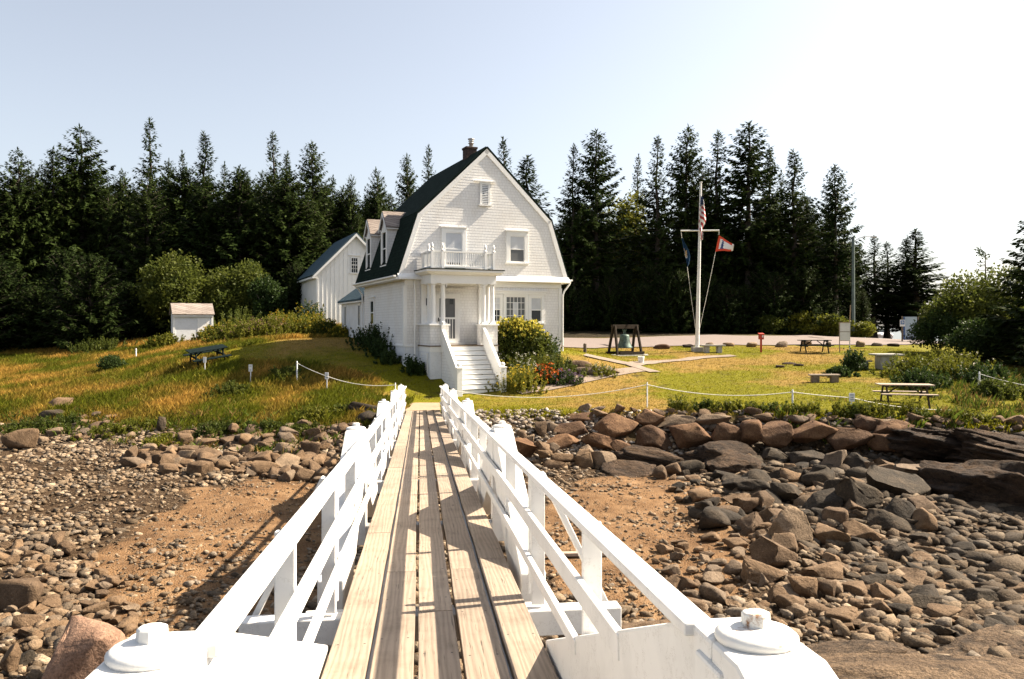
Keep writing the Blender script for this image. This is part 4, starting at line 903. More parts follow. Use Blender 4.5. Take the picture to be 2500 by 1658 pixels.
def make_bush(name, label, cat, loc, lobes, n, leaf, mat, seed, stems=6, group=None, flower=None, parts=('foliage', 'stems'), bark=None):
    o = thing(name, label, cat, loc, 0, group); q, pos, d = bush_parts(seed, lobes, n, leaf); quads_mesh(parts[0], q, mat, o)
    g = np.random.default_rng(seed + 1); mb = MB(); zt = max(l[2] for l in lobes)
    for k in range(stems):
        l = lobes[k % len(lobes)]; a = Vector((g.normal(0, .08) * l[3], g.normal(0, .08) * l[4], -.15)); e = Vector((l[0] + g.normal(0, .35) * l[3], l[1] + g.normal(0, .35) * l[4], l[2] + g.uniform(0, .5) * l[5]))
        mid = a.lerp(e, .5) + Vector((g.normal(0, .06), g.normal(0, .06), .1)) * zt; r = .014 * zt + .012; mb.tube([a, mid, e], [r, r * .6, r * .2], 5)
    mb.build(parts[1], bark or m_barkg, o, recalc=False)
    if flower:
        mat2, nf, size, top = flower; ok = np.nonzero((d[:, 2] > top) & (np.linalg.norm(d, axis=1) > 0))[0]
        if len(ok):
            zz = pos[ok, 2] + .0; key = zz + g.normal(0, .1, len(ok)) * zt; ok = ok[np.argsort(-key)[:nf * 3]]; ok = g.choice(ok, min(nf, len(ok)), replace=False)
            c = pos[ok] + d[ok] * .05; m = 6; cc = np.repeat(c, m, 0) + g.normal(0, size * .35, (len(c) * m, 3)); dd = unit(g.normal(0, 1, cc.shape) + np.array([0, 0, .5])); sd = unit(np.cross(dd, g.normal(0, 1, cc.shape)))
            L = size * g.uniform(.6, 1.2, len(cc)); quads_mesh('blossoms', diamonds(cc, dd, sd, L, L * .45), mat2, o)
    return o
def gl(u, v, d): 
    p = P(u, v, d); return Vector((p.x, p.y, H(p.x, p.y)))
def rnd_lobes(seed, w, dpt, h, n, low=.3):
    n = int(n * 1.7)
    g = np.random.default_rng(seed); out = [(0, 0, h * .5, w * .38, dpt * .38, h * .45)]
    for k in range(n):
        a = 6.283 * k / n + g.normal(0, .3); rr = g.uniform(.35, .62); z = h * g.uniform(low, .72); s = g.uniform(.17, .33)
        out.append((math.cos(a) * rr * w / 2 * 1.25, math.sin(a) * rr * dpt / 2 * 1.25, z, w * s * .8, dpt * s * .8, h * s * .8))
    out.append((g.normal(0, .1) * w, 0, h * .74, w * .28, dpt * .28, h * .28))
    return out
make_bush('leafy_tree', 'round green leafy tree at the forest edge behind the white shed', 'tree', gl(430, 780, 58), rnd_lobes(11, 6.4, 5.5, 6.2, 9), 15000, .21, m_leaf, 11, 9, 'leafy trees behind the shed', parts=('crown', 'trunk'))
make_bush('leafy_tree', 'lower brighter leafy tree between the round tree and the barn', 'tree', gl(592, 770, 59), rnd_lobes(12, 5.4, 5, 5.0, 8), 12000, .2, m_leaf, 12, 8, 'leafy trees behind the shed', parts=('crown', 'trunk'))
make_bush('leafy_tree', 'small dark leafy tree leaning towards the barn wall', 'tree', gl(655, 785, 57), rnd_lobes(13, 2.6, 2.5, 3.6, 6), 5000, .18, m_leafd, 13, 6, 'leafy trees behind the shed', parts=('crown', 'trunk'))
make_bush('leafy_tree', 'dark leafy tree low at left of the round green tree', 'tree', gl(330, 800, 59), rnd_lobes(14, 3.8, 3.5, 4.0, 7), 7000, .2, m_leafd, 14, 6, 'leafy trees behind the shed', parts=('crown', 'trunk'))
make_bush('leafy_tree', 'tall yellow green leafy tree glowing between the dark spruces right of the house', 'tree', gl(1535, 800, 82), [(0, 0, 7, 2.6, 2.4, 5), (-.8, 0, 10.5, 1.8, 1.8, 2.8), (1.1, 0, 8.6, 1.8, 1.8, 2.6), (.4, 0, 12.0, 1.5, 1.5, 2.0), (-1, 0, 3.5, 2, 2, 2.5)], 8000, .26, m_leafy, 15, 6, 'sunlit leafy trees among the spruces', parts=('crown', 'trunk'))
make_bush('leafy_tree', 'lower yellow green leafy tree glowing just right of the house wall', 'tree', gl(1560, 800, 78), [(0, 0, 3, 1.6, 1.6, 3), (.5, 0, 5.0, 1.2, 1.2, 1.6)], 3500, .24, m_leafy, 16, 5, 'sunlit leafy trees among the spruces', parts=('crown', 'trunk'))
make_bush('leafy_tree', 'wide yellow green leafy thicket tree below the scraggly spruce at right', 'tree', gl(2372, 840, 48), rnd_lobes(17, 6.0, 5, 5.0, 9), 17000, .17, m_leaf, 17, 9, 'leafy thicket at right', parts=('crown', 'trunk'))
make_bush('leafy_tree', 'leafy thicket tree joining the dark conifer at the right edge', 'tree', gl(2440, 850, 46), rnd_lobes(18, 4.8, 4, 5.4, 8), 13000, .17, m_leaf, 18, 8, 'leafy thicket at right', parts=('crown', 'trunk'))
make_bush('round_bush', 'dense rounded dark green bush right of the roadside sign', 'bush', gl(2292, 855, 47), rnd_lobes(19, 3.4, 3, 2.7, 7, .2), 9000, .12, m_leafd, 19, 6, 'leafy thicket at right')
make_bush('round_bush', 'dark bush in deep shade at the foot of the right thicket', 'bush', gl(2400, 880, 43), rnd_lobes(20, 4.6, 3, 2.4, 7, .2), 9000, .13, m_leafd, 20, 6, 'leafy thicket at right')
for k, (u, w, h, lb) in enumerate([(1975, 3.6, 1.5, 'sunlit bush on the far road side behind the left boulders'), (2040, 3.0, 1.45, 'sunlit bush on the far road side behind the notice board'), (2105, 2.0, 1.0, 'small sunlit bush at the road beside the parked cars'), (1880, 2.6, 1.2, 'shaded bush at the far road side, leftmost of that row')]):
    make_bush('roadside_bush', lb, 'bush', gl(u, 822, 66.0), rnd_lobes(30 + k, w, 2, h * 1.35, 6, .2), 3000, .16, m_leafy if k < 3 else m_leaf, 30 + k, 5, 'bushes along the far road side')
def make_weed(name, label, cat, loc, w, dp, h, n, leaf, mat, seed, group=None, flower=None, up=.8):
    """a clump of upright leafy stems, blossoms at the tips"""
    o = thing(name, label, cat, loc, 0, group); g = np.random.default_rng(seed); K = max(14, int(n / 38)); m = 38
    bx = g.normal(0, .27, K) * w; by = g.normal(0, .27, K) * dp; hh = h * g.uniform(.45, 1.15, K) * np.exp(-.9 * ((bx / w) ** 2 + (by / dp) ** 2) * 2); ln = g.normal(0, .16, (K, 2)) + np.stack([bx, by], 1) / w * .5
    dz = np.array([H(loc.x + a, loc.y + b) for a, b in zip(bx, by)]) - loc.z
    s = g.random((K, m)) ** .8; px = bx[:, None] + ln[:, :1] * hh[:, None] * s + g.normal(0, .03, (K, m)); py = by[:, None] + ln[:, 1:] * hh[:, None] * s + g.normal(0, .03, (K, m)); pz = dz[:, None] + hh[:, None] * s
    pos = np.stack([px, py, pz], -1).reshape(-1, 3); c = len(pos); ld = unit(g.normal(0, .75, (c, 3)) + np.array([0, 0, up])); sd = unit(np.cross(ld, g.normal(0, 1, (c, 3)))); L = leaf * g.uniform(.6, 1.6, c) * (1.25 - .5 * s.ravel())
    B_ = np.stack([bx, by, dz - .05], 1); T_ = np.stack([bx + ln[:, 0] * hh, by + ln[:, 1] * hh, dz + hh], 1); tips = T_; sv = T_ - B_; sl_ = np.linalg.norm(sv, axis=1)
    st = diamonds(B_, sv / sl_[:, None], unit(np.cross(sv, g.normal(0, 1, (K, 3)))), sl_, np.full(K, .009))
    quads_mesh('foliage', np.concatenate([diamonds(pos - ld * L[:, None] * .3, ld, sd, L, L * g.uniform(.2, .36, c)), st]), mat, o)
    if flower:
        mat2, nf, size, up_ = flower; T = tips; T = T[g.integers(0, K, max(nf, 1))] + g.normal(0, .05, (max(nf, 1), 3)) - np.array([0, 0, .16 * h]) * g.random((max(nf, 1), 1)); q_ = 6
        cc = np.repeat(T, q_, 0) + g.normal(0, size * .4, (len(T) * q_, 3)); dd = unit(g.normal(0, 1, cc.shape) + np.array([0, 0, .5])); sd = unit(np.cross(dd, g.normal(0, 1, cc.shape))); L = size * g.uniform(.6, 1.2, len(cc)); quads_mesh('blossoms', diamonds(cc, dd, sd, L, L * .45), mat2, o)
    return o
# house planting
make_bush('flowering_bush', 'big rounded bush covered in yellow green blossom beside the front steps', 'bush', Vector((.35, 36.6, -1.95)), [(0, 0, 1.0, 1.35, .95, 1.05), (-.55, -.1, 1.55, .8, .7, .7), (.45, -.1, 1.35, .85, .7, .75), (.9, .1, .8, .7, .6, .7), (-.1, -.2, 1.75, .6, .5, .5)], 9500, .12, m_leaf, 41, 7, None, (m_hyd, 620, .1, -.1))
make_weed('green_bush', 'dark leafy bush right of the big blossoming bush against the house wall', 'bush', Vector((1.55, 37.0, -1.75)), 1.5, 1.2, 1.5, 3500, .1, m_leafd, 42)
make_weed('flower_clump', 'tall pale yellow and white flower clump right beside the bottom newel post', 'flowers', Vector((.35, 33.75, -2.72)), 1.7, 1.1, 1.05, 5200, .07, m_leafy, 43, 'flower clumps in the garden bed', (m_fyellow, 170, .045, -.2))
make_weed('flower_clump', 'loose clump with cream flower heads between the steps and the orange flowers', 'flowers', Vector((.55, 35.2, -2.25)), 1.5, 1.0, 1.25, 3200, .08, m_leaf, 44, 'flower clumps in the garden bed', (m_fwhite, 60, .06, .1))
make_weed('flower_clump', 'clump of bright orange lilies in the middle of the garden bed', 'flowers', Vector((1.45, 34.9, -2.45)), 1.0, .7, .8, 2600, .08, m_leafd, 45, 'flower clumps in the garden bed', (m_forange, 150, .06, .0))
make_weed('flower_clump', 'low dark clump with dusty purple flowers before the white stones', 'flowers', Vector((2.35, 34.9, -2.5)), 1.2, .7, .6, 2800, .07, m_leafd, 46, 'flower clumps in the garden bed', (m_fpurple, 120, .045, .05))
make_weed('flower_clump', 'yellow green clump at the end of the garden bed near the path fork', 'flowers', Vector((4.0, 36.2, -2.3)), 1.3, .8, .55, 2400, .07, m_leafy, 47, 'flower clumps in the garden bed', (m_fwhite, 40, .05, .1))
make_weed('green_bush', 'olive green shrub behind the orange lilies', 'bush', Vector((1.9, 35.9, -2.1)), 1.8, 1.1, .95, 4600, .085, m_leaf, 48)
make_weed('green_bush', 'bright green leafy shrub between blossoming bush and orange lilies', 'bush', Vector((.95, 35.75, -2.15)), 1.3, 1, .95, 3600, .085, m_leafy, 49)
for k, (y, w, h, lb) in enumerate([(.7, .7, .55, 'small shaded bush at the front left corner of the house'), (1.9, .9, .9, 'shaded bush under the left wall, nearest the corner'), (3.4, 1.3, 1.15, 'tallest shaded bush along the left house wall'), (5.0, 1.2, .95, 'shaded bush with faded flowers under the left house window'), (-.9, .7, .7, 'dark shrub beside the porch vent')]):
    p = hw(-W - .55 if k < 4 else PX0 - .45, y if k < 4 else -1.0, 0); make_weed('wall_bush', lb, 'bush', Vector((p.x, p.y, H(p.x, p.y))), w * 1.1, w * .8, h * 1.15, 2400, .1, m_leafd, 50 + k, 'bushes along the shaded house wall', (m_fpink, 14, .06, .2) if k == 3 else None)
# golden rod and tall weeds left of the house
for k, (u, v, d, w, h, mt, fl, lb) in enumerate([(755, 818, 49, 2.6, 1.35, m_leafy, m_fgold, 'golden flowering clump in front of the barn corner'), (805, 818, 48, 1.2, 1.0, m_leaf, m_fgold, 'green leafy clump right of the golden one, next to the annex'), (700, 815, 50, 2.2, 1.4, m_leafy, m_fgold, 'golden flowering clump left of the barn corner'),
        (650, 825, 47, 2.2, 1.3, m_leafy, m_fpink, 'dusty pink topped weed clump above the lawn edge'), (600, 835, 46, 2.2, 1.15, m_leafy, m_fpink, 'tall weed clump behind the black picnic table'), (555, 838, 47, 2.2, 1.1, m_leafy, m_fgold, 'yellow weed clump right of the shed'), (830, 820, 47, .8, .7, m_leafy, m_fyellow, 'bright yellow flower clump at the annex corner'),
        (520, 832, 50, 1.8, .9, m_leafy, m_fgold, 'weed clump touching the shed corner'), (575, 800, 53, 2.6, 1.6, m_leaf, None, 'leafy weed clump behind the yellow weeds right of the shed'), (760, 785, 53, 1.5, 1.6, m_leafd, m_fgold, 'round shrub against the barn wall'), (235, 838, 52, 3.4, .9, m_leaf, None, 'low green patch of weeds at the far side of the dry meadow'), (400, 832, 50, 2.0, .8, m_leafy, None, 'weed clump left of the shed')]):
    make_weed('weed_clump', lb, 'plant', gl(u, v, d), w, w * .8, h * 1.1, 5200, .12, mt, 60 + k, 'weed clumps along the left lawn edge', (fl, 130, .06, .15) if fl else None)
for k, (u, v, w, h, mt, lb) in enumerate([(2235, 918, 2.4, .95, m_leafy, 'weedy green bush behind the right picnic table'), (2330, 920, 2.8, 1.1, m_leafy, 'weedy bush in half shade right of the stone table'), (2250, 945, 1.6, .7, m_leafd, 'low dark weedy bush just above the right picnic table'), (2405, 935, 2.2, .8, m_leafd, 'dark weedy bush by the far rope post'),
        (2085, 905, .7, .95, m_leafd, 'upright leafy shoots left of the stone table'), (2050, 918, .9, .4, m_leafd, 'dark low shrub beside the low bench'), (2300, 890, 2.0, .8, m_leafy, 'weedy bush between stone table and shade'), (2440, 965, 1.5, .6, m_leaf, 'weeds below the rope at the right edge')]):
    p = G(u, v, 20); make_weed('weed_clump', lb, 'plant', p, w, w * .8, h * 1.05, 4600, .1, mt, 80 + k, 'weed clumps on the right lawn', (m_fwhite, 12, .05, .3) if k in (0, 1, 3, 6) else None)
p = G(275, 905, 30); make_bush('weed_clump', 'grey green twiggy shrub lying in the dry meadow at left', 'plant', p, rnd_lobes(95, 1.5, 1.2, .8, 6, .2), 2600, .08, m_leafd, 95, 8)
# bank greenery
for k, (u, v, w, h, lb) in enumerate([(560, 960, 1.2, .5, 'dark green weeds in the dry bank, middle'), (700, 925, 1.3, .6, 'green weeds beside the rope post'), (770, 1020, 1.4, .45, 'low green creeper among stones near the bridge'), (520, 1060, 1.5, .5, 'yellow green weeds above the stone rubble'), (640, 1055, 1.3, .4, 'green weeds between the rubble stones'), (395, 1090, 1.1, .45, 'green weed tuft at the foot of the rubble'), (150, 1045, 2.4, .5, 'green weeds at the top of the left beach'), (60, 1050, 1.8, .45, 'green weeds near the left picture edge'), (280, 1060, 1.8, .5, 'dark green weeds along the left beach top'), (840, 1010, .9, .35, 'green weeds behind the dark boulder by the bridge'), (735, 1055, 1.0, .35, 'leafy creeper below the rubble top')]):
    p = G(u, v, 18); make_weed('bank_weed', lb, 'plant', p, w * 1.15, w * .8, h * .9, 3000, .085, (m_leaf, m_leaf, m_leafy)[k % 3], 110 + k, 'weeds on the left bank')
for k in range(13):
    u = 1660 + k * 63 + random.uniform(-14, 14); v = np.interp(u, [1600, 2100, 2500], [1000, 1018, 1042]) + random.uniform(-4, 6)
    p = G(u, v, 18); make_weed('bank_weed', 'leafy green weed along the top of the boulder wall', 'plant', p + Vector((0, .25, 0)), random.uniform(.8, 1.7), .5, random.uniform(.25, .65), 1100, .08, (m_leafy, m_leaf, m_leafy)[k % 3], 130 + k, 'weeds along the top of the boulder wall')
# ---- grass as stuff
def blades(name, n, area, hfun, wid, lean, colf, seed, clump=1.0):
    g = np.random.default_rng(seed); x = g.uniform(area[0], area[1], n); y = area[2] + (area[3] - area[2]) * g.random(n) ** 1.25
    h = hfun(x, y, g); ok = h > .015; x, y, h = x[ok], y[ok], h[ok]; m = len(x); z = height(x, y) - .02
    a = g.uniform(0, 6.28, m); w = wid * g.uniform(.6, 1.4, m); lx = g.normal(0, lean, m) * h + .1 * h; ly = g.normal(0, lean, m) * h
    ca, sa = np.cos(a) * w / 2, np.sin(a) * w / 2
    V = np.stack([np.stack([x - ca, y - sa, z], 1), np.stack([x + ca, y + sa, z], 1), np.stack([x + lx * .35 + ca * .6, y + ly * .35 + sa * .6, z + h * .6], 1), np.stack([x + lx, y + ly, z + h], 1)], 1).reshape(-1, 3)
    c = colf(x, y, g); return tag(npmesh(name, V, np.arange(m * 4).reshape(m, 4), m_blade, False, np.repeat(c, 4, 0)), kind='stuff')
def in_house(x, y):
    c, s = math.cos(HR), math.sin(HR); dx, dy = x - HA.x, y - HA.y; lx = c * dx + s * dy; ly = -s * dx + c * dy
    return ((np.abs(lx) < W + .1) & (ly > -.1) & (ly < 14)) | ((lx > PX0) & (lx < PX1 + .1) & (ly > -4.1) & (ly < .2))
def short_lawn(x, y):   # mown strip left of the house
    a = np.array([[-5.0, 33.4], [-9, 36.2], [-13.2, 37.6], [-14.6, 40], [-12.5, 44], [-9, 48], [-7, 46], [-4, 36]])
    ins = np.zeros(x.shape, bool); j = len(a) - 1
    for i in range(len(a)):
        c = ((a[i, 1] > y) != (a[j, 1] > y)) & (x < (a[j, 0] - a[i, 0]) * (y - a[i, 1]) / (a[j, 1] - a[i, 1] + 1e-9) + a[i, 0]); ins ^= c; j = i
    return ins
def meadow_h(x, y, g):
    s = shore_s(x, y); n = fbm(x * .7, y * .7, 61, 3); h = g.uniform(.12, .34, len(x)) * (.5 + 1.0 * n) * sstep(.45, .9, s)
    h[short_lawn(x, y) | in_house(x, y)] = 0; h[(x > -3.9)] = 0; h[(x > -5.2) & (y > 31.6)] = 0; h *= np.where(y > 57, .4, 1); return h
def meadow_c(x, y, g):
    d = np.clip((fbm(x * .45, y * .45, 71, 4) - .5) * 3.4 + .5 + g.normal(0, .09, len(x)), 0, 1)[:, None]; r = g.random((len(x), 1))
    dry = np.array([[.54, .30, .055]]) * (.6 + .7 * r) + np.array([[.05, .05, .02]]) * r; gr = np.array([[.13, .145, .01]]) * (.7 + .7 * r); return dry * d + gr * (1 - d)
blades('dry_meadow_grass', 330000, (-36, -3.8, 27.5, 60), meadow_h, .018, .3, meadow_c, 1)
def lawn_h(x, y, g):
    s = shore_s(x, y); h = g.uniform(.03, .085, len(x)) * sstep(.8, 1, s); edge = ((s > .8) & (s < 1)); h = np.where(edge & (x > -1), g.uniform(.05, .2, len(x)), h)
    h[(x < -4.2) & ~short_lawn(x, y) & ~((x > -5.6) & (y > 31))] = 0
    h[in_house(x, y) | ((x < -3.6) & (x > -3.0) & (y < 31.9))] = 0; h[(np.abs(x + 3.4) < .8) & (y < 31.9)] = 0; return h
def lawn_c(x, y, g):
    d = np.clip((dry_amount(x, y) - .45) * 1.6 + .35 + g.normal(0, .16, len(x)), 0, 1)[:, None]; r = g.random((len(x), 1))
    return np.array([[.43, .29, .075]]) * (.75 + .5 * r) * d + np.array([[.27, .25, .006]]) * (.7 + .6 * r) * (1 - d)
blades('lawn_grass', 190000, (-15.5, 26, 25.5, 52), lawn_h, .03, .5, lawn_c, 2)
def tuft_h(x, y, g):
    s = shore_s(x, y); n = fbm(x * .9, y * .9, 81, 3); right = sstep(9, 15, x) * sstep(31.5, 28.5, y) + sstep(15, 19, x) * sstep(42, 37, y)
    h = g.uniform(.15, .55, len(x)) * np.clip((n - .36) * 4, 0, 1) * np.clip(right, 0, 1) * sstep(.7, .95, s); return h
def tuft_c(x, y, g):
    r = g.random((len(x), 1)); d = (g.random((len(x), 1)) < .3) * 1.0
    return np.array([[.11, .15, .02]]) * (.6 + .9 * r) * (1 - d) + np.array([[.26, .17, .05]]) * d
blades('tall_weed_grass', 60000, (8, 30, 24.5, 44), tuft_h, .035, .3, tuft_c, 3)
def edge_h(x, y, g):
    s = shore_s(x, y); n = fbm(x * 1.6, y * 1.6, 91, 3); return g.uniform(.1, .4, len(x)) * np.clip((n - .40) * 5, 0, 1) * ((s > .3) & (s < 1)) * ((x < -3.9) | (x > 9))
blades('bank_grass', 90000, (-26, 20, 23.5, 34), edge_h, .03, .4, tuft_c, 4)
# ------------------------------------------------------------------ rocks and stones
def ico(sub):
    bm = bmesh.new(); bmesh.ops.create_icosphere(bm, subdivisions=sub, radius=1.0); bm.verts.ensure_lookup_table()
    V = np.array([v.co[:] for v in bm.verts]); Fc = np.array([[v.index for v in f.verts] for f in bm.faces]); bm.free(); return V, Fc
ICO = {k: ico(k) for k in (1, 2, 3, 4, 5)}
def n3(p, f, s): return (vn(p[:, 0] * f + p[:, 2] * 1.7 * f, p[:, 1] * f - p[:, 2] * .9 * f, s) + vn(p[:, 1] * f + 9, p[:, 2] * f + p[:, 0] * .7 * f, s + 5)) / 2 - .5
def rock_shape(seed, sub=3, cuts=9, lo=.55, hi=.9, rough=.1, soft=.75, box=.72, layers=0.0):
    """unit rock: a sphere flattened by random planes, with noise on top"""
    g = np.random.default_rng(seed); V, Fc = ICO[sub]; p = V.copy()
    p = np.sign(p) * np.abs(p) ** box; p = p * (1 + .5 * n3(p, 1.3, seed)[:, None])
    for k in range(cuts):
        n = unit(g.normal(0, 1, 3)); c = g.uniform(lo, hi); d = p @ n; over = np.maximum(d - c, 0); p = p - over[:, None] * n * soft
    p = p * (1 + rough * (n3(p, 3.2, seed + 1) + .5 * n3(p, 7.0, seed + 2))[:, None] * 2)
    if layers:
        lv = p[:, 2] * 5.5 + p[:, 0] * 1.6 + p[:, 1] * .7 + n3(p, 2.0, seed + 9) * 1.6; st = vn(lv * 2.2, p[:, 1] * .8 + 3, seed + 4) + .5 * vn(lv * 5.1, p[:, 0] * 1.2, seed + 6); p = p * (1 + layers * (np.round(st * 5) / 5 * .6 + st * .4 - .7))[:, None]; p = p * (1 + .05 * (n3(p, 9.0, seed + 8))[:, None])
    p -= (p.max(0) + p.min(0)) / 2; p /= (p.max(0) - p.min(0)) / 2
    return p, Fc
def rock_mesh(name, seed, mat, size, sub=3, **kw):
    p, Fc = rock_shape(seed, sub, **kw); me_o = npmesh(name, p * np.array(size) / 2, Fc, mat, False); return me_o
def put_rock(name, label, cat, u, v, w, h, d, mat, seed, group=None, depth=None, rot=0, tilt=0, sub=3, sink=.0, **kw):
    """rock whose front shows about w x h photo pixels around pixel (u, v) at distance d"""
    c = P(u, v, d); sx, sz = w / F * d, h / F * d; sy = depth or (sx + sz) / 2 * .95
    kw.setdefault('rough', .07)
    o = rock_mesh(name, seed, mat, (sx * 1.14, sy, sz * 1.16), sub, **kw); o.location = (c.x, c.y + sy * .25, c.z - sink); o.rotation_euler = (tilt, rot, random.uniform(-.15, .15))
    return tag(o, label, cat, group)
# boulders of the retaining wall: (u0, v0, u1, v1) in the photo, distance, material, label
z4 = lambda x0, y0, x1, y1: (1100 + x0 / 2.851, 950 + y0 / 2.851, 1100 + x1 / 2.851, 950 + y1 / 2.851)
z5 = lambda x0, y0, x1, y1: (1700 + x0 / 2.851, 950 + y0 / 2.851, 1700 + x1 / 2.851, 950 + y1 / 2.851)
WALL = [(z4(790, 172, 1028, 262), 27.5, m_russet, 'rounded dark boulder on top of the wall, left of the biggest orange one'), (z4(735, 240, 950, 365), 26.9, m_russet, 'boulder below the rounded dark one at the left end of the wall'),
 (z4(985, 188, 1295, 375), 26.9, m_russet, 'biggest orange brown boulder of the wall'), (z4(650, 325, 905, 430), 26.4, m_russet, 'flat boulder in the low row at the left end of the wall'), (z4(925, 312, 1145, 450), 26.4, m_russet, 'dark boulder tucked under the left edge of the biggest orange one'),
 (z4(1125, 362, 1330, 498), 26.1, m_russet, 'lowest rounded boulder below the biggest orange one'), (z4(1300, 268, 1560, 465), 26.5, m_russet, 'large square boulder right of the biggest orange one, low row'), (z4(1555, 252, 1830, 418), 26.4, m_russet, 'large sloping topped boulder in the middle of the wall'),
 (z4(1295, 150, 1485, 275), 27.3, m_russet, 'upper boulder between the biggest orange one and the grey one'), (z4(1435, 188, 1705, 278), 27.2, m_greyrock, 'grey upper boulder of the wall'), (z4(1715, 182, 1950, 268), 27.0, m_greyrock, 'grey top stone above the sloping topped boulder'),
 (z4(1840, 246, 2045, 400), 26.2, m_russet, 'dark square boulder right of the sloping topped one'), (z4(2040, 235, 2180, 400), 26.0, m_russet, 'narrow upright boulder of the wall'), (z5(450, 245, 680, 400), 25.9, m_russet, 'light topped boulder right of the narrow upright one'),
 (z5(680, 236, 980, 375), 25.9, m_russet, 'long orange boulder in the right half of the wall'), (z5(945, 286, 1235, 435), 25.5, m_russet, 'smooth rounded boulder right of the long orange one'), (z5(1230, 226, 1535, 335), 25.9, m_russet, 'flat boulder at the right end of the wall top'),
 (z5(1225, 325, 1520, 465), 25.4, m_russet, 'dark shaded boulder under the flat one at the right end'), (z5(1120, 195, 1280, 300), 26.2, m_russet, 'small weathered stone wedged above the smooth rounded boulder'), (z5(650, 185, 780, 240), 26.6, m_greyrock, 'pale stone on the wall crest above the long orange boulder'),
 (z4(380, 342, 598, 495), 25.2, m_russet, 'angular brown boulder nearest the bridge'), (z4(865, 430, 990, 585), 24.9, m_rock, 'upright pale slab leaning at the wall foot'), (z4(975, 448, 1148, 585), 24.8, m_greyrock, 'white faced angular stone at the wall foot'),
 (z4(1560, 440, 1762, 590), 25.0, m_ledge, 'pointed slab leaning on the ledge under the wall'), (z4(560, 368, 692, 460), 25.2, m_rock, 'round tan stone beside the angular brown boulder'), (z4(685, 382, 758, 458), 25.3, m_greyrock, 'smooth pale grey round stone at the wall foot'),
 (z4(610, 428, 705, 485), 24.9, m_rock, 'small egg shaped stone below the round tan one'), (z4(655, 498, 808, 580), 24.5, m_rock, 'low tan stone at the edge of the cove floor'), (z4(700, 452, 860, 520), 24.9, m_rock, 'tan stone behind the low one at the cove edge'), (z4(660, 235, 760, 315), 27.0, m_greyrock, 'pale block at the very left end of the wall'), (z4(530, 320, 580, 390), 26.0, m_greyrock, 'small white stone standing beside the angular brown boulder'), (z4(440, 290, 540, 370), 26.6, m_rock, 'brown stone at the gravel slope foot'), (z4(590, 235, 665, 365), 26.8, m_rock, 'upright tan stone at the edge of the gravel slope'),
 (z4(910, 400, 1018, 500), 25.6, m_greyrock, 'pale round boulder behind the upright slab'), (z4(450, 480, 550, 555), 24.4, m_rock, 'small rounded stone nearest the bridge rail')]
for k, ((a, b, c, d_), dist, mt, lb) in enumerate(WALL):
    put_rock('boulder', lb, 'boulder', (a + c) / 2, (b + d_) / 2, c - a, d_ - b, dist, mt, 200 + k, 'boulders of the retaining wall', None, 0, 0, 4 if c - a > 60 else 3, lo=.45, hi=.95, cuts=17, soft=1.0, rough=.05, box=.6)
# stones topping the wall and bank crest
g = np.random.default_rng(9)
# ledges and big dark rocks on the right
LEDGE = [((2330, 1150, 2700, 1420), 19, 7.0, 'largest layered ledge at the right edge, dark below', .0, .28), ((2200, 1060, 2560, 1150), 24.5, 3.5, 'long layered ledge running to the right edge under the wall end', 0, .12), ((2380, 1085, 2700, 1180), 22.5, 3.5, 'upper layered ledge at the right picture edge', 0, .18)]
for k, ((a, b, c, d_), dist, dep, lb, t_, r_) in enumerate(LEDGE):
    put_rock('rock_ledge', lb, 'rock ledge', (a + c) / 2, (b + d_) / 2, c - a, d_ - b, dist, m_ledge, 260 + k, 'layered ledges at right', dep, r_, t_, 5, lo=.55, hi=.9, cuts=8, rough=.10, layers=.22)
FLAT = [(z4(1065, 550, 1450, 690), 23.6, 1.6, 'grooved low ledge on the cove floor'), (z4(1130, 425, 1640, 610), 25.0, 1.6, 'smooth grey ledge under the middle of the wall'), (z4(1480, 580, 1830, 690), 23.8, 1.8, 'flat tan ledge right of the grooved one'), (z4(1730, 400, 2190, 600), 24.6, 2.0, 'broad sloping ledge below the dark square boulder'), (z5(0, 580, 130, 700), 23.2, 1.6, 'low ledge end at the stony slope'), (z5(100, 470, 450, 640), 23.6, 2.2, 'dark sloping ledge at the wall foot right of the broad one')]
for k, ((a, b, c, d_), dist, dep, lb) in enumerate(FLAT):
    put_rock('rock_ledge', lb, 'rock ledge', (a + c) / 2, (b + d_) / 2, c - a, d_ - b, dist, m_ledge, 280 + k, 'ledges under the boulder wall', dep, .08, .1, 4, lo=.45, hi=.85, cuts=8, rough=.09, layers=.2)
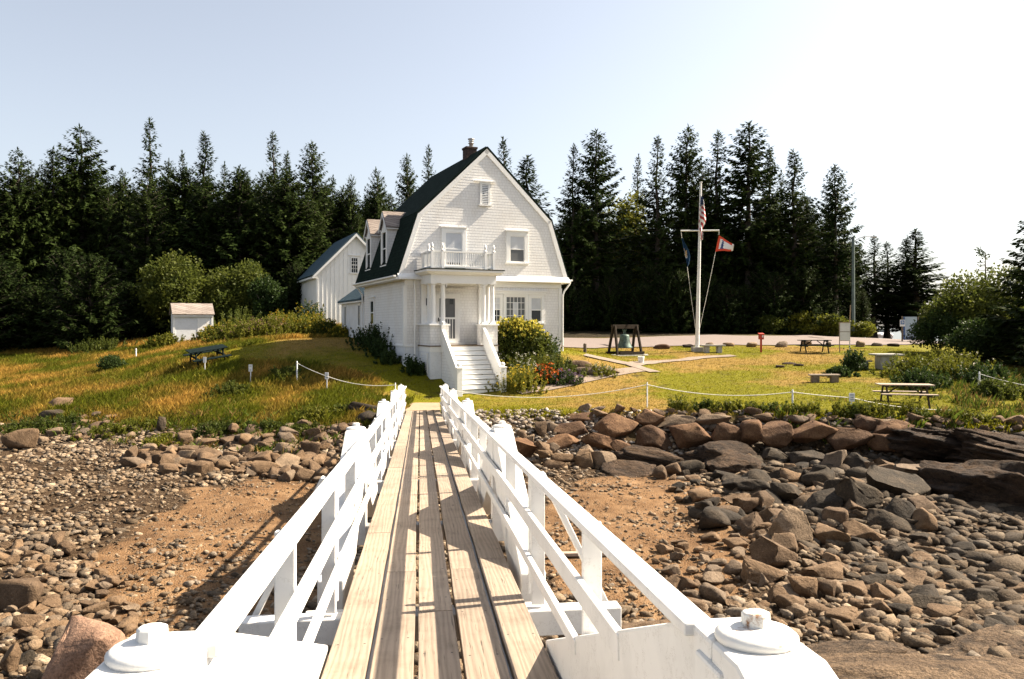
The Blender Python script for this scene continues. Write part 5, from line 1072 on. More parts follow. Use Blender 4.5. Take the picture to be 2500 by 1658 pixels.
DARK = [(z5(205, 420, 300, 500), 23.8, 'dark block beside a tuft, upper shore'), (z5(470, 430, 660, 540), 23.5, 'dark angular rock below the light topped boulder'), (z5(655, 430, 890, 560), 23.2, 'weathered dark rock in the upper middle of the shore'), (z5(880, 435, 1070, 590), 22.8, 'upright angular rock with a light face'), (z5(540, 545, 730, 660), 22.0, 'dark rock with rounded back, left of the split rocks'),
 (z5(270, 640, 570, 760), 21.0, 'long dark flat rock at the edge of the gravel'), (z5(545, 680, 770, 830), 20.2, 'large dark rock with curved top'), (z5(730, 570, 800, 690), 21.5, 'small split rock standing in the dark group'), (z5(800, 540, 940, 700), 21.5, 'dark broken rock in the centre of the rocky shore'), (z5(910, 630, 1100, 830), 20.0, 'dark rock with stepped face'),
 (z5(1000, 670, 1290, 920), 18.6, 'big dark boulder with a bright spine'), (z5(770, 720, 1010, 900), 18.6, 'dark boulder left of the one with a bright spine'), (z5(1200, 560, 1640, 800), 19.5, 'dark shaded rock mass below the wall end'), (z5(1060, 470, 1260, 610), 22.0, 'dark rock with orange lichen'), (z5(1270, 490, 1410, 620), 21.8, 'rock with a light cracked face below the wall end'), (z5(1400, 540, 1640, 700), 20.8, 'rock partly lit beside the big ledge'),
 (z5(1520, 770, 1720, 900), 17.8, 'rock with a pale worn top in front of the big ledge'), (z5(1300, 780, 1560, 1010), 17.4, 'very dark low rock in front of the big ledge'), (z5(530, 840, 810, 1130), 16.4, 'tall dark grey boulder at the middle of the stony beach'), (z5(250, 760, 455, 900), 18.6, 'pale smooth topped boulder near the cove floor'), (z5(400, 730, 550, 880), 18.2, 'brown rock against the pale smooth one'), (z5(310, 880, 540, 1040), 16.8, 'long brown boulder left of the tall dark grey one'),
 (z5(430, 990, 560, 1090), 15.6, 'light pinkish stone below the long brown boulder'), (z5(530, 1030, 715, 1170), 15.2, 'brown boulder at the foot of the tall dark grey one'), (z5(400, 1070, 720, 1300), 14.0, 'large rounded brown boulder in the cobbles'), (z5(350, 1200, 645, 1400), 12.9, 'big smooth boulder with a light rim'), (z5(640, 1310, 865, 1480), 12.2, 'round reddish boulder near the lower right'), (z5(760, 1240, 1060, 1390), 13.0, 'long flat boulder behind the round reddish one'),
 (z5(860, 1350, 985, 1480), 12.2, 'small round boulder right of the reddish one'), (z5(510, 1380, 660, 1530), 11.9, 'wedge shaped grey stone left of the reddish boulder'), (z5(1040, 1080, 1210, 1190), 15.0, 'dark wet stone in the middle of the right beach'), (z5(1320, 1080, 1540, 1220), 14.6, 'slanting dark stone in the right beach'), (z5(1170, 1310, 1450, 1440), 12.6, 'long dark stone low in the right beach'), (z5(1850, 1410, 2100, 1540), 12.0, 'dark slab at the lower right edge'), (z5(1080, 970, 1390, 1110), 16.0, 'slanting flat rock below the bright spined boulder')]
for k, ((a, b, c, d_), dist, lb) in enumerate(DARK):
    dist = G((a + c) / 2, d_ - 3, 8, 32).y + (c - a + d_ - b) / F * dist * .2
    mt = m_darkrock if ('dark' in lb and 'boulder at the middle' not in lb) else (m_rock if k % 3 else m_greyrock)
    if 'russet' in lb or 'reddish' in lb or 'brown' in lb: mt = m_rock
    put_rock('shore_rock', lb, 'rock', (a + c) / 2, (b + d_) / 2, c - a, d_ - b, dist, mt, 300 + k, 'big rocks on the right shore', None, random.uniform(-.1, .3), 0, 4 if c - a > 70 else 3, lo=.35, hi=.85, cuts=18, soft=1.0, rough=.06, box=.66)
# single rocks on the left
LEFTR = [((108, 1556, 262, 1730), 9.6, m_pinkrock, 'big pinkish flat faced rock at the bottom left corner'), ((-30, 1423, 92, 1500), 11.6, m_rock, 'dark split rock at the lower left edge'), ((8, 1052, 82, 1104), 27.5, m_rock, 'brown boulder near the left edge at the beach top'), ((110, 974, 170, 1002), 33, m_rock, 'flat rock in the shade of the meadow bank'), ((92, 1004, 150, 1030), 31.5, m_darkrock, 'dark rock below the flat shaded one'), ((80, 1066, 112, 1084), 28, m_greyrock, 'small pale stone beside the brown boulder'),
 ((455, 1129, 512, 1164), 24.2, m_rock, 'large rounded stone at the foot of the rubble'), ((385, 1136, 432, 1160), 24.2, m_rock, 'low tan stone left of the large rounded one'), ((440, 1098, 532, 1132), 25.0, m_rock, 'long flat topped tan stone in the rubble'), ((848, 985, 930, 1020), 28.4, m_darkrock, 'low dark weathered boulder beside the far end of the bridge'), ((862, 1008, 930, 1045), 27.4, m_darkrock, 'dark boulder under the weathered one by the bridge'), ((680, 1048, 728, 1080), 26.0, m_greyrock, 'square pale block in the upper rubble'), ((730, 1056, 778, 1074), 26.2, m_rock, 'flat pinkish stone beside the square block'),
 ((485, 1034, 512, 1064), 27.0, m_rock, 'upright stone at the upper left of the rubble'), ((680, 1084, 752, 1106), 25.0, m_rock, 'long rounded stone in the rubble near the rail'), ((382, 1020, 402, 1058), 27.5, m_darkrock, 'narrow upright stone in the bank'), ((330, 1106, 366, 1132), 25.5, m_rock, 'rounded stone left of the rubble heap'), ((718, 1144, 764, 1178), 23.6, m_rock, 'round tan stone in the shadow of the bridge'), ((770, 1146, 800, 1180), 23.4, m_rock, 'round stone nearest the left bridge rail'), ((24, 1598, 70, 1640), 9.9, m_darkrock, 'dark rock beside the big pinkish one'), ((0, 1585, 30, 1660), 9.6, m_rock, 'rock cut by the bottom left corner')]
for k, ((a, b, c, d_), dist, mt, lb) in enumerate(LEFTR):
    dist = G((a + c) / 2, d_ - 2, 8, 40).y + (c - a + d_ - b) / F * dist * .2
    put_rock('shore_rock', lb, 'rock', (a + c) / 2, (b + d_) / 2, c - a, d_ - b, dist, mt, 400 + k, 'big rocks on the left shore', None, random.uniform(-.1, .1), 0, 4 if k == 0 else 3, lo=.72 if k == 0 else .45, hi=.9, cuts=7 if k == 0 else 15, soft=1.0, rough=.04, box=.34 if k == 0 else .72)
# flat ledges at the bottom right, the log-like ledge under the rail
for k, (u, v, d, sz, lb) in enumerate([(2230, 1640, 9.6, (4.6, 2.2, .7), 'flat layered ledge at the bottom right corner'), (2060, 1600, 10.6, (2.4, 1.2, .5), 'ledge slab just right of the near bridge pier'), (2450, 1590, 10.8, (2.6, 1.4, .5), 'ledge slab at the right edge near the bottom'), (1560, 1545, 11.0, (2.2, 1.0, .6), 'smooth tan ledge under the right bridge rail')]):
    p = P(u, v, d); o = rock_mesh('rock_ledge', 450 + k, m_paleledge if k < 3 else m_rock, sz, 5, lo=.4, hi=.85, cuts=8, rough=.06, layers=.16); o.location = (p.x, p.y, p.z - sz[2] * .25); o.rotation_euler = (.03, .02, .3); tag(o, lb, 'rock ledge', 'flat ledges near the bridge')
# rubble: individual stones on the left bank, each an object
SHP = [rock_shape(500 + i, 3, cuts=12 + i % 5, lo=.4, hi=.95, soft=.85 + .011 * i, rough=.07, box=.62 + .03 * (i % 4)) for i in range(14)]
RM = []
for i, (p, Fc) in enumerate(SHP):
    for mt in (m_rock, m_greyrock, m_rock):
        o = npmesh('stone', p * .5, Fc, mt, i % 3 == 0); RM.append(o.data); bpy.data.objects.remove(o)
RMD = []
for i, (p, Fc) in enumerate(SHP):
    for mt in (m_darkrock, m_rock):
        o = npmesh('stone', p * .5, Fc, mt, False); RMD.append(o.data); bpy.data.objects.remove(o)
def stone_obj(name, x, y, s, g, label, cat, group, z=None, flat=.65):
    pool = RMD if name in ('shore_rock', 'tidal_stone') else RM; o = bpy.data.objects.new(name, pool[g.integers(len(pool))]); C.objects.link(o)
    sc = np.array([s * g.uniform(.9, 1.5), s * g.uniform(.7, 1.1), s * g.uniform(.8, 1.15) * flat]); o.scale = sc
    o.location = (x, y, (H(x, y) if z is None else z) + sc[2] * .28); o.rotation_euler = (g.normal(0, .18), g.normal(0, .18), g.uniform(0, 6.28)); return tag(o, label, cat, group)
g = np.random.default_rng(21)
placed = []
def scatter(n, pts, smin, smax, name, label, cat, group, sep=.62, powr=2.2, flat=.65):
    k = 0; tries = 0
    while k < n and tries < n * 30:
        tries += 1; x, y = pts(g); s = smin + (smax - smin) * g.random() ** powr
        if any((x - a) ** 2 + (y - b) ** 2 < ((s + c) * .5 * sep) ** 2 for a, b, c in placed): continue
        placed.append((x, y, s)); stone_obj(name, x, y, s, g, label, cat, group, None, flat); k += 1
def uvpts(poly):
    us = [p[0] for p in poly]; vs = [p[1] for p in poly]
    def f(g):
        while True:
            u = g.uniform(min(us), max(us)); v = g.uniform(min(vs), max(vs)); ins = False; j = len(poly) - 1
            for i in range(len(poly)):
                if (poly[i][1] > v) != (poly[j][1] > v) and u < (poly[j][0] - poly[i][0]) * (v - poly[i][1]) / (poly[j][1] - poly[i][1]) + poly[i][0]: ins = not ins
                j = i
            if ins: p = G(u, v, 9, 34); return p.x, p.y
    return f
scatter(250, uvpts([(300, 1120), (470, 1060), (640, 1050), (850, 1035), (880, 1060), (830, 1190), (640, 1165), (470, 1150), (330, 1150)]), .22, .7, 'rubble_stone', 'tan weathered stone in the rubble bank left of the bridge', 'stone', 'rubble stones left of the bridge', .46, 1.8)
scatter(130, uvpts([(1640, 1330), (1780, 1270), (1960, 1330), (2200, 1450), (2130, 1560), (1900, 1560), (1720, 1520), (1560, 1420)]), .15, .45, 'beach_cobble', 'rounded tan cobble on the stony beach right of the bridge', 'stone', 'larger cobbles on the right beach', .5, 2.2)
scatter(150, uvpts([(2050, 1330), (2300, 1300), (2500, 1420), (2500, 1560), (2200, 1560), (2080, 1450)]), .16, .5, 'tidal_stone', 'long dark tidal stone on the far right beach', 'stone', 'dark tidal stones at far right', .5, 2.0, .5)
scatter(130, uvpts([(0, 1320), (200, 1330), (330, 1450), (330, 1560), (0, 1560)]), .16, .36, 'beach_cobble', 'rounded grey brown cobble on the left beach', 'stone', 'larger cobbles on the left beach', .6, 2.0)
scatter(170, uvpts([(1560, 1130), (1900, 1120), (2230, 1150), (2300, 1290), (2000, 1330), (1700, 1290)]), .2, .75, 'shore_rock', 'angular dark rock in the jumble below the boulder wall', 'rock', 'angular rocks on the upper right shore', .48, 1.8, .7)
scatter(46, uvpts([(1420, 1000), (2500, 1030), (2500, 1055), (2100, 1035), (1700, 1020), (1420, 1020)]), .25, .6, 'crest_stone', 'weathered stone along the crest of the boulder wall', 'stone', 'stones on the crest of the wall', .6, 2.0)
scatter(30, uvpts([(100, 1010), (330, 1020), (330, 1075), (60, 1075)]), .25, .6, 'bank_stone', 'weathered stone in the green bank top at far left', 'stone', 'stones in the left bank', .6, 2.0)
# pebbles, cobbles and gravel nobody could count: one object
def pebbles(name, n, area, sfun, seed, cols, sub=1, flat=.6):
    g = np.random.default_rng(seed); x = g.uniform(area[0], area[1], n); y = area[2] + (area[3] - area[2]) * g.random(n) ** 1.35
    s = sfun(x, y, g); ok = s > .012; x, y, s = x[ok], y[ok], s[ok]; m = len(x); z = height(x, y)
    base = [rock_shape(700 + i, sub, cuts=6, lo=.45, hi=.9, soft=.9, rough=.02, box=.7) for i in range(12)]; nv = len(base[0][0]); Fc = base[0][1]
    B = np.stack([b[0] for b in base]) * .5; pk = g.integers(0, 12, m)
    sc = np.stack([s * g.uniform(.9, 1.6, m), s * g.uniform(.7, 1.1, m), s * flat * g.uniform(.7, 1.2, m)], 1); a = g.uniform(0, 6.28, m); tl = g.normal(0, .22, m)
    pts = B[pk] * sc[:, None, :]; X_ = pts[..., 0]; Y_ = pts[..., 1]; Z_ = pts[..., 2]
    Z2 = Z_ * np.cos(tl)[:, None] + X_ * np.sin(tl)[:, None]; X2 = X_ * np.cos(tl)[:, None] - Z_ * np.sin(tl)[:, None]
    xr = X2 * np.cos(a)[:, None] - Y_ * np.sin(a)[:, None]; yr = X2 * np.sin(a)[:, None] + Y_ * np.cos(a)[:, None]
    V = np.stack([xr + x[:, None], yr + y[:, None], Z2 + (z + sc[:, 2] * .22)[:, None]], -1).reshape(-1, 3)
    fc = (Fc[None] + (np.arange(m) * nv)[:, None, None]).reshape(-1, 3)
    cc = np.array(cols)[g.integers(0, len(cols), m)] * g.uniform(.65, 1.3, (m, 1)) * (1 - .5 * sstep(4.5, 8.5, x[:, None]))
    o = npmesh(name, V, fc, m_pebble, False, np.repeat(cc, nv, 0)); return tag(o, kind='stuff')
COLS = [(.21, .145, .09), (.27, .195, .125), (.15, .105, .065), (.22, .175, .13), (.12, .09, .062), (.33, .25, .17), (.17, .12, .075)]
def beach_s(x, y, g):
    s_ = shore_s(x, y); d = dirt_amount(x, y); n = fbm(x * .5, y * .5, 33, 3)
    b = np.where(x < 0, .10 + .12 * sstep(20, 9, y) * g.random(len(x)) + .05 * g.random(len(x)), .08 + .15 * g.random(len(x)) ** 2 + sstep(4.5, 7, x) * (.06 + .16 * g.random(len(x)))); s = b * (.4 + 1.1 * g.random(len(x)) ** 2.2) * (.5 + 1.0 * n); thin = fbm(x * .9, y * .9, 37, 3)
    keep = g.random(len(x)) < np.where(d > .4, .5 + .4 * (n > .5), np.where(thin < .47, .5, 1)); s = np.where(d > .4, s * (.35 + .45 * g.random(len(x)) ** 3), s)
    vis = (np.abs(x / np.maximum(y, 1)) < .95); return s * keep * vis * (s_ < .75)
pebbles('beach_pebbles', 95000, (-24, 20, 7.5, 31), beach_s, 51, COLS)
def grav_s(x, y, g):
    s_ = shore_s(x, y); b = (x > -2.7) & (s_ > .1) & (s_ < 1) & (x < 20); w = np.where(x < 3.2, 1, .55)
    return g.uniform(.09, .2, len(x)) * b * (g.random(len(x)) < w)
pebbles('slope_gravel', 9000, (-3, 20, 23.5, 29.2), grav_s, 52, [(.34, .29, .24), (.27, .22, .17), (.42, .37, .32), (.22, .17, .13)])
def bankst(x, y, g):
    s_ = shore_s(x, y); n = fbm(x * .8, y * .8, 44, 3); return g.uniform(.07, .24, len(x)) * ((s_ > .02) & (s_ < .62) & (x < -3.6)) * (n > .36)
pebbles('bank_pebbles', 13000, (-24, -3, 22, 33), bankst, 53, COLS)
# boulders that edge the road, the garden stones
for k, (u, v, w, h, d, mt, lb) in enumerate([(1617, 850, 36, 11, 50, m_russet, 'low brown rock on the lawn between bell and flagpole'), (1681, 850, 24, 8, 51, m_darkrock, 'small dark rock just left of the flagpole base'), (1733, 845, 20, 9, 52, m_greyrock, 'rock seen behind the stone bench'), (1780, 844, 26, 8, 52, m_rock, 'flat rock right of the stone bench at the road edge'), (1838, 838, 24, 11, 52, m_greyrock, 'pale rock at the road edge left of the red box'), (1911, 837, 30, 14, 52, m_greyrock, 'biggest grey boulder at the road edge, right of the red box'), (1970, 834, 23, 14, 53, m_greyrock, 'rounded boulder behind the far picnic table'), (2023, 836, 12, 10, 53, m_darkrock, 'small dark boulder right behind the far picnic table'), (2103, 838, 20, 14, 53, m_greyrock, 'dark topped boulder right of the notice board'), (2143, 835, 24, 8, 54, m_darkrock, 'flat dark boulder in front of the parked cars'), (2182, 836, 26, 7, 54, m_darkrock, 'dark boulder left of the roadside sign')]):
    o = put_rock('boulder', lb, 'boulder', u, v, w, h * 1.25, d, mt, 600 + k, 'boulders along the road edge', None, 0, 0, 3); o.location.z = H(o.location.x, o.location.y) + h / F * d * .35
for k, (u, v, d, w, h, mt, lb) in enumerate([(1340, 930, 35.2, .95, .32, m_greyrock, 'white block of the garden bed edging below the orange lilies'), (1375, 928, 35.3, .7, .3, m_greyrock, 'white edging block under the purple flowers'), (1432, 899, 36.3, 1.2, .4, m_greyrock, 'pale flat stone in the garden bed'), (1462, 899, 36.5, 1.0, .42, m_greyrock, 'whitest stone at the top of the garden bed'), (1412, 886, 37.2, 1.3, .4, m_rock, 'long tan stone at the back of the garden bed'), (1495, 908, 36.8, .7, .3, m_greyrock, 'rounded pale stone at the garden bed end')]):
    p = P(u, v, d); o = rock_mesh('garden_stone', 640 + k, mt, (w, .5, h), 3, cuts=10, lo=.5, hi=.85); o.location = (p.x, p.y, H(p.x, p.y) + h * .3); tag(o, lb, 'stone', 'stones edging the garden bed')
for k, (u, v, w) in enumerate([(1928, 889, .8), (1948, 893, .6), (1905, 897, .5)]):
    p = G(u, v, 30); o = rock_mesh('rock_outcrop', 660 + k, m_ledge, (w, .6, .18), 3, cuts=8); o.location = (p.x, p.y, p.z + .02); tag(o, ('longest', 'right', 'lowest left')[k] + ' flat rock showing through the bare patch of lawn', 'rock', 'rock outcrops in the lawn')
m_belltimber = M_simple('tarred_timber', (.022, .016, .011), .8, .35, 12, .3)
m_belltimber.node_tree.nodes['Principled BSDF'].inputs['Specular IOR Level'].default_value = .08
# ------------------------------------------------------------------ things on the lawn
def gp(u, v, d): p = P(u, v, d); return Vector((p.x, p.y, H(p.x, p.y)))
# picnic tables
def picnic(label, mat, loc, rz, L=1.83, wood=None, planks=5):
    o = thing('picnic_table', label, 'picnic table', loc, rz, 'picnic tables on the grass')
    mb = MB(); w = .74 / planks
    for k in range(planks): mb.box((0, -.37 + w * (k + .5), .745), (L, w - .012, .04))
    mb.build('tabletop', wood or mat, o, bevel=.004)
    for s in (-1, 1):
        mb = MB(); mb.box((0, s * .60, .435), (L, .13, .04)); mb.box((0, s * .74, .435), (L, .13, .04)); mb.build('seat', wood or mat, o, bevel=.004)
    for x in (-L * .36, L * .36):
        for s in (-1, 1):
            mb = MB(); mb.bar((x, s * .23, .72), (x, s * .66, -.06), .045, .10, up=(1, 0, 0)) if False else mb.bar((x, s * .23, .72), (x, s * .66, -.06), .10, .045, up=(1, 0, 0)); mb.build('leg', mat, o)
        mb = MB(); mb.box((x + .045, 0, .40), (.04, 1.58, .09)); mb.build('seat_beam', mat, o)
        mb = MB(); mb.box((x + .045, 0, .69), (.04, .72, .07)); mb.build('table_beam', mat, o)
        mb = MB(); mb.bar((x + (.06 if x < 0 else -.06), 0, .40), (x * .25, 0, .71), .08, .04); mb.build('brace', mat, o)
    return o
m_bleached = M_simple('bleached_tabletop_wood', (.33, .26, .2), .8, .2, 14, .3)
picnic('dark green picnic table on the far lawn before the road boulders', m_greenwood, gp(1988, 862, 48), R(-4))
picnic('picnic table with bleached top behind the rope near the wall', m_darkwood, gp(2208, 985, 28.9), R(-12), 1.85, m_bleached)
picnic('black picnic table tilted on the slope left of the house', m_greenwood, gp(508, 884, 37.5), R(62), 1.75, None, 2).rotation_euler = (Matrix.Rotation(R(13), 3, 'X') @ Matrix.Rotation(R(40), 3, 'Z')).to_euler()
# stone bench, log bench, stone table
o = thing('stone_bench', 'low stone bench with slab top beside the flagpole', 'bench', gp(1741, 860, 47.5), R(3))
mb = MB(); mb.box((0, 0, .42), (1.4, .45, .09)); mb.build('seat', m_concrete, o, bevel=.02)
for x in (-.4, .36):
    mb = MB(); mb.box((x, 0, .16), (.28, .36, .46)); mb.build('leg', m_concrete, o, bevel=.03)
o = thing('low_bench', 'low weathered plank bench on the slope below the dark shrub', 'bench', G(2012, 933, 25), R(-3))
mb = MB(); mb.box((0, 0, .3), (1.25, .32, .07)); mb.build('seat', m_bleached, o, bevel=.01)
for x in (-.38, .42):
    mb = MB(); mb.box((x, 0, .1), (.3, .28, .34)); mb.build('leg', m_oldwood, o, bevel=.01)
o = thing('stone_table', 'grey square pedestal table with slab top and side benches', 'table', gp(2164, 899, 38), R(-4))
mb = MB(); mb.box((0, 0, .3), (.8, .8, .72)); mb.build('pedestal', m_concrete, o, bevel=.03)
mb = MB(); mb.box((0, 0, .70), (1.28, 1.1, .08)); mb.build('tabletop', m_concrete, o, bevel=.02)
for x in (-1.0, .98):
    mb = MB(); mb.box((x, .2, .38), (.75, .35, .07)); mb.box((x, .2, .15), (.4, .25, .4)); mb.build('bench', m_concrete, o, bevel=.015)
# bell in its timber frame
o = thing('bell_stand', 'dark timber stand with two splayed pairs of legs on the lawn holding a bronze bell', 'bell stand', gp(1526, 866, 46), R(36)); o.scale = (1.1, 1.1, 1.06)
for x in (-.78, .78):
    for s in (-1, 1):
        mb = MB(); mb.bar((x + (-.0), s * .06, 1.62), (x * 1.13 + s * .14, s * .52, -.1), .11, .11, up=(1, 0, 0)); mb.build('leg', m_belltimber, o, bevel=.01)
mb = MB(); mb.box((0, 0, 1.56), (1.86, .16, .22)); mb.build('top_beam', m_belltimber, o, bevel=.01)
mb = MB(); mb.box((0, -.5, .14), (1.75, .12, .14)); mb.build('low_beam', m_belltimber, o); mb = MB(); mb.box((0, .5, .14), (1.75, .12, .14)); mb.build('low_beam', m_belltimber, o)
mb = MB(); mb.box((.05, 0, -.02), (2.25, 1.1, .16)); mb.build('plinth', m_concrete, o, bevel=.03)
b = tag(MB().lathe([(.0, 1.1), (.15, 1.1), (.25, 1.06), (.28, .98), (.3, .75), (.36, .55), (.48, .36), (.5, .31), (.47, .3), (.42, .36)], (0, 0, 0), 26).build('bell', m_bell), 'greenish bronze bell hanging in the dark timber frame', 'bell'); b.location = o.location + Vector((-.03, 0, .12))
mb = MB(); mb.box((0, 0, 1.22), (.16, .1, .3)); mb.tube([(-.12, 0, 1.34), (.12, 0, 1.34)], .04, 8); mb.build('yoke', m_bell, b)
# small things
o = thing('wooden_bollard', 'short brown wooden post on the lawn between garden bed and bell', 'bollard', gp(1428, 880, 41), 0)
MB().lathe([(.085, -.1), (.085, .44), (.07, .47), (.0, .475)], (0, 0, 0), 12).build('bollard_post', m_darkwood, o); MB().lathe([(.05, .475), (.05, .485), (0, .487)], (0, 0, 0), 10).build('end_cap', m_bleached, o)
o = thing('white_planter', 'small white planter pot beside the fork of the paths', 'planter', gp(1565, 889, 40), 0)
MB().lathe([(.13, -.02), (.13, .06), (.14, .1), (.17, .3), (.17, .34), (.14, .34), (.13, .3)], (0, 0, 0), 16).build('pot', m_white, o)
o = thing('donation_box', 'red box on a red post standing on the far lawn', 'box', gp(1858, 862, 48), R(6)); o.scale = (.86, .86, .95)
mb = MB(); mb.box((0, 0, .4), (.11, .11, .95)); mb.build('post', m_red, o); mb = MB(); mb.box((0, -.02, .98), (.3, .28, .32)); mb.prism([(-.19, -.2, 1.14), (.19, -.2, 1.14), (.19, .16, 1.2), (-.19, .16, 1.2)], (0, 0, .03)); mb.build('box_body', m_red, o, bevel=.01)
mb = MB(); mb.box((.05, -.165, 1.02), (.1, .01, .14)); mb.build('paper_label', m_sign, o)
# notice board with a bare pole
o = thing('notice_board', 'tall white notice board on posts with a bare wooden pole at its right', 'notice board', gp(2062, 857, 48), R(-3))
for z in (.62, 1.22):
    pass
mb = MB(); mb.box((0, 0, 1.52), (.56, .03, .52)); mb.build('upper_panel', m_sign, o); mb = MB(); mb.box((0, 0, .97), (.56, .03, .50)); mb.build('lower_panel', m_sign, o)
mb = MB(); mb.box((-.3, .0, .86), (.04, .05, 1.9)); mb.build('post', m_bleached, o); mb = MB(); mb.box((.3, .0, .86), (.05, .05, 1.95)); mb.build('post', m_white, o)
mb = MB(); mb.box((0, -.02, 1.245), (.6, .02, .03)); mb.box((0, -.02, 1.8), (.66, .05, .04)); mb.box((0, -.02, .70), (.6, .02, .03)); mb.build('frame_bar', m_bleached, o)
mb = MB(); mb.tube([(.31, .03, 1.8), (.36, .03, 2.85)], [.035, .03], 8); mb.build('bare_pole', m_landing, o)
# flagpole with yard and flags
FP = gp(1702, 860, 48); o = thing('flagpole', 'tall white flagpole with a cross yard on a square concrete base', 'flagpole', FP, 0)
mb = MB(); mb.box((0, 0, .1), (.62, .62, .34)); mb.build('base', m_concrete, o, bevel=.02)
tz = (HV - 447) / F * 48 - FP.z; tx = (1711 - 1702) / F * 48; sl = lambda z: tx * z / tz
mb = MB(); mb.tube([(0, 0, .25), (sl(tz * .66), 0, tz * .66), (tx, 0, tz)], [.13, .085, .06], 14); mb.build('pole', m_white, o)
MB().lathe([(.06, tz), (.09, tz + .02), (.09, tz + .06), (0, tz + .08)], (tx, 0, 0), 12).build('truck_cap', m_white, o)
yz = (HV - 564) / F * 48 - FP.z; yx = sl(yz); yl, yr = (1661 - 1702) / F * 48, (1755 - 1702) / F * 48
mb = MB(); mb.tube([(yl, -.1, yz - .0), (yr, -.1, yz + .02)], [.045, .045], 10); mb.build('yard', m_white, o)
zc = (HV - 800) / F * 48 - FP.z
def cord(a, b, n='halyard'):
    mb = MB(); mb.tube([a, Vector(a).lerp(Vector(b), .5) + Vector((0, 0, -.08)), b], .012, 5); mb.build(n, m_rope, o, recalc=False)
fl_b = (HV - 652) / F * 48 - FP.z; fr_b = (HV - 615) / F * 48 - FP.z
cord((yl + .02, -.1, yz), ((1664 - 1702) / F * 48, -.1, (HV - 582) / F * 48 - FP.z)); cord(((1677 - 1702) / F * 48, -.1, fl_b), (-.13, -.1, zc)); cord((yr - .01, -.1, yz), ((1753.5 - 1702) / F * 48, -.1, (HV - 574) / F * 48 - FP.z)); cord(((1746 - 1702) / F * 48, -.1, fr_b), (.14, -.1, zc))
fp = lambda u, v, y=0: Vector(((u - 1702) / F * 48, y, (HV - v) / F * 48))
m_fred = M_simple('flag_red', (.36, .035, .035), .8, .1, 5, 0); m_fwh = M_simple('flag_white', (.72, .70, .68), .8, .05, 5, 0); m_fblue = M_simple('flag_blue', (.03, .06, .16), .8, .15, 5, 0); m_flblue = M_simple('flag_dark_blue', (.012, .05, .12), .8, .2, 5, 0); m_ored = M_simple('pennant_red', (.62, .07, .03), .8, .1, 5, 0); m_fgoldt = M_simple('flag_gold', (.55, .38, .2), .8, .2, 9, 0)
# limp striped flag hanging down along the pole in folds, its stripes running down aslant
S_, T_ = 16, 90; V = []; mi = []; hz0 = (HV - 480) / F * 48 - FP.z; hz1 = (HV - 585) / F * 48 - FP.z
for j in range(T_ + 1):
    t = j / T_; z = hz0 + (hz1 - hz0) * t; ul = np.interp(t, [0, .2, .5, .75, 1], [1709.5, 1707, 1705, 1704, 1709]); ur = np.interp(t, [0, .12, .3, .55, .62, .75, 1], [1712, 1716, 1720, 1723, 1722, 1715, 1714.5])
    for i in range(S_ + 1):
        s = i / S_; V.append(((ul + (ur - ul) * s - 1702) / F * 48, -.13 - .09 * math.sin(s * 8 + t * 5) - .05 * math.sin(t * 16), z - .02 * math.sin(s * 9)))
fq_ = []
for j in range(T_):
    for i in range(S_):
        fq_.append((j * (S_ + 1) + i, j * (S_ + 1) + i + 1, (j + 1) * (S_ + 1) + i + 1, (j + 1) * (S_ + 1) + i)); t = (j + .5) / T_; s = (i + .5) / S_
        if t < .24 - .05 * s: mi.append(1 if (i % 4 == 1 and j % 5 == 2) or (t > .08 and s > .85) else 2)
        else: mi.append(int((t - .16 * s) * 15) % 2 if t < .78 else int(s * 5 + t * 3) % 2)
fq_ = np.array(fq_)
f = npmesh('striped_flag', np.array(V), fq_, [m_fred, m_fwh, m_fblue], True, None, None, mi); f.location = FP; tag(f, 'flag with red and white stripes and starred blue field hanging limp from the pole top', 'flag', 'flags on the flagpole')
# dark blue flag with a small gold and white emblem, limp on the left halyard
V = []; S_, T_ = 14, 24; fq_ = []; mi = []
for j in range(T_ + 1):
    t = j / T_; v = 583 + (652 - 583) * t; ul = np.interp(t, [0, .35, .6, .8, 1], [1663.5, 1667, 1671, 1674, 1676]); ur = np.interp(t, [0, .2, .45, .62, .8, 1], [1665, 1672, 1681, 1684.5, 1683, 1679])
    for i in range(S_ + 1):
        s = i / S_; p = fp(ul + (ur - ul) * s, v + 2.2 * math.sin(s * 6)); V.append((p.x, -.1 - .08 * math.sin(s * 8 + t * 2), p.z - FP.z))
for j in range(T_):
    for i in range(S_):
        fq_.append((j * (S_ + 1) + i, j * (S_ + 1) + i + 1, (j + 1) * (S_ + 1) + i + 1, (j + 1) * (S_ + 1) + i)); t = (j + .5) / T_; s = (i + .5) / S_
        mi.append(1 if abs(t - .52) < .10 and abs(s - .32 + (t - .52)) < .22 else (2 if abs(t - .60) < .05 and abs(s - .25) < .22 else (1 if abs(t - .38) < .05 and abs(s - .2) < .1 else 0)))
f = npmesh('state_flag', np.array(V), np.array(fq_), [m_flblue, m_fgoldt, m_fwh], True, None, None, mi); f.location = FP; tag(f, 'limp dark blue flag with a small pale emblem on the left side of the yard', 'flag', 'flags on the flagpole')
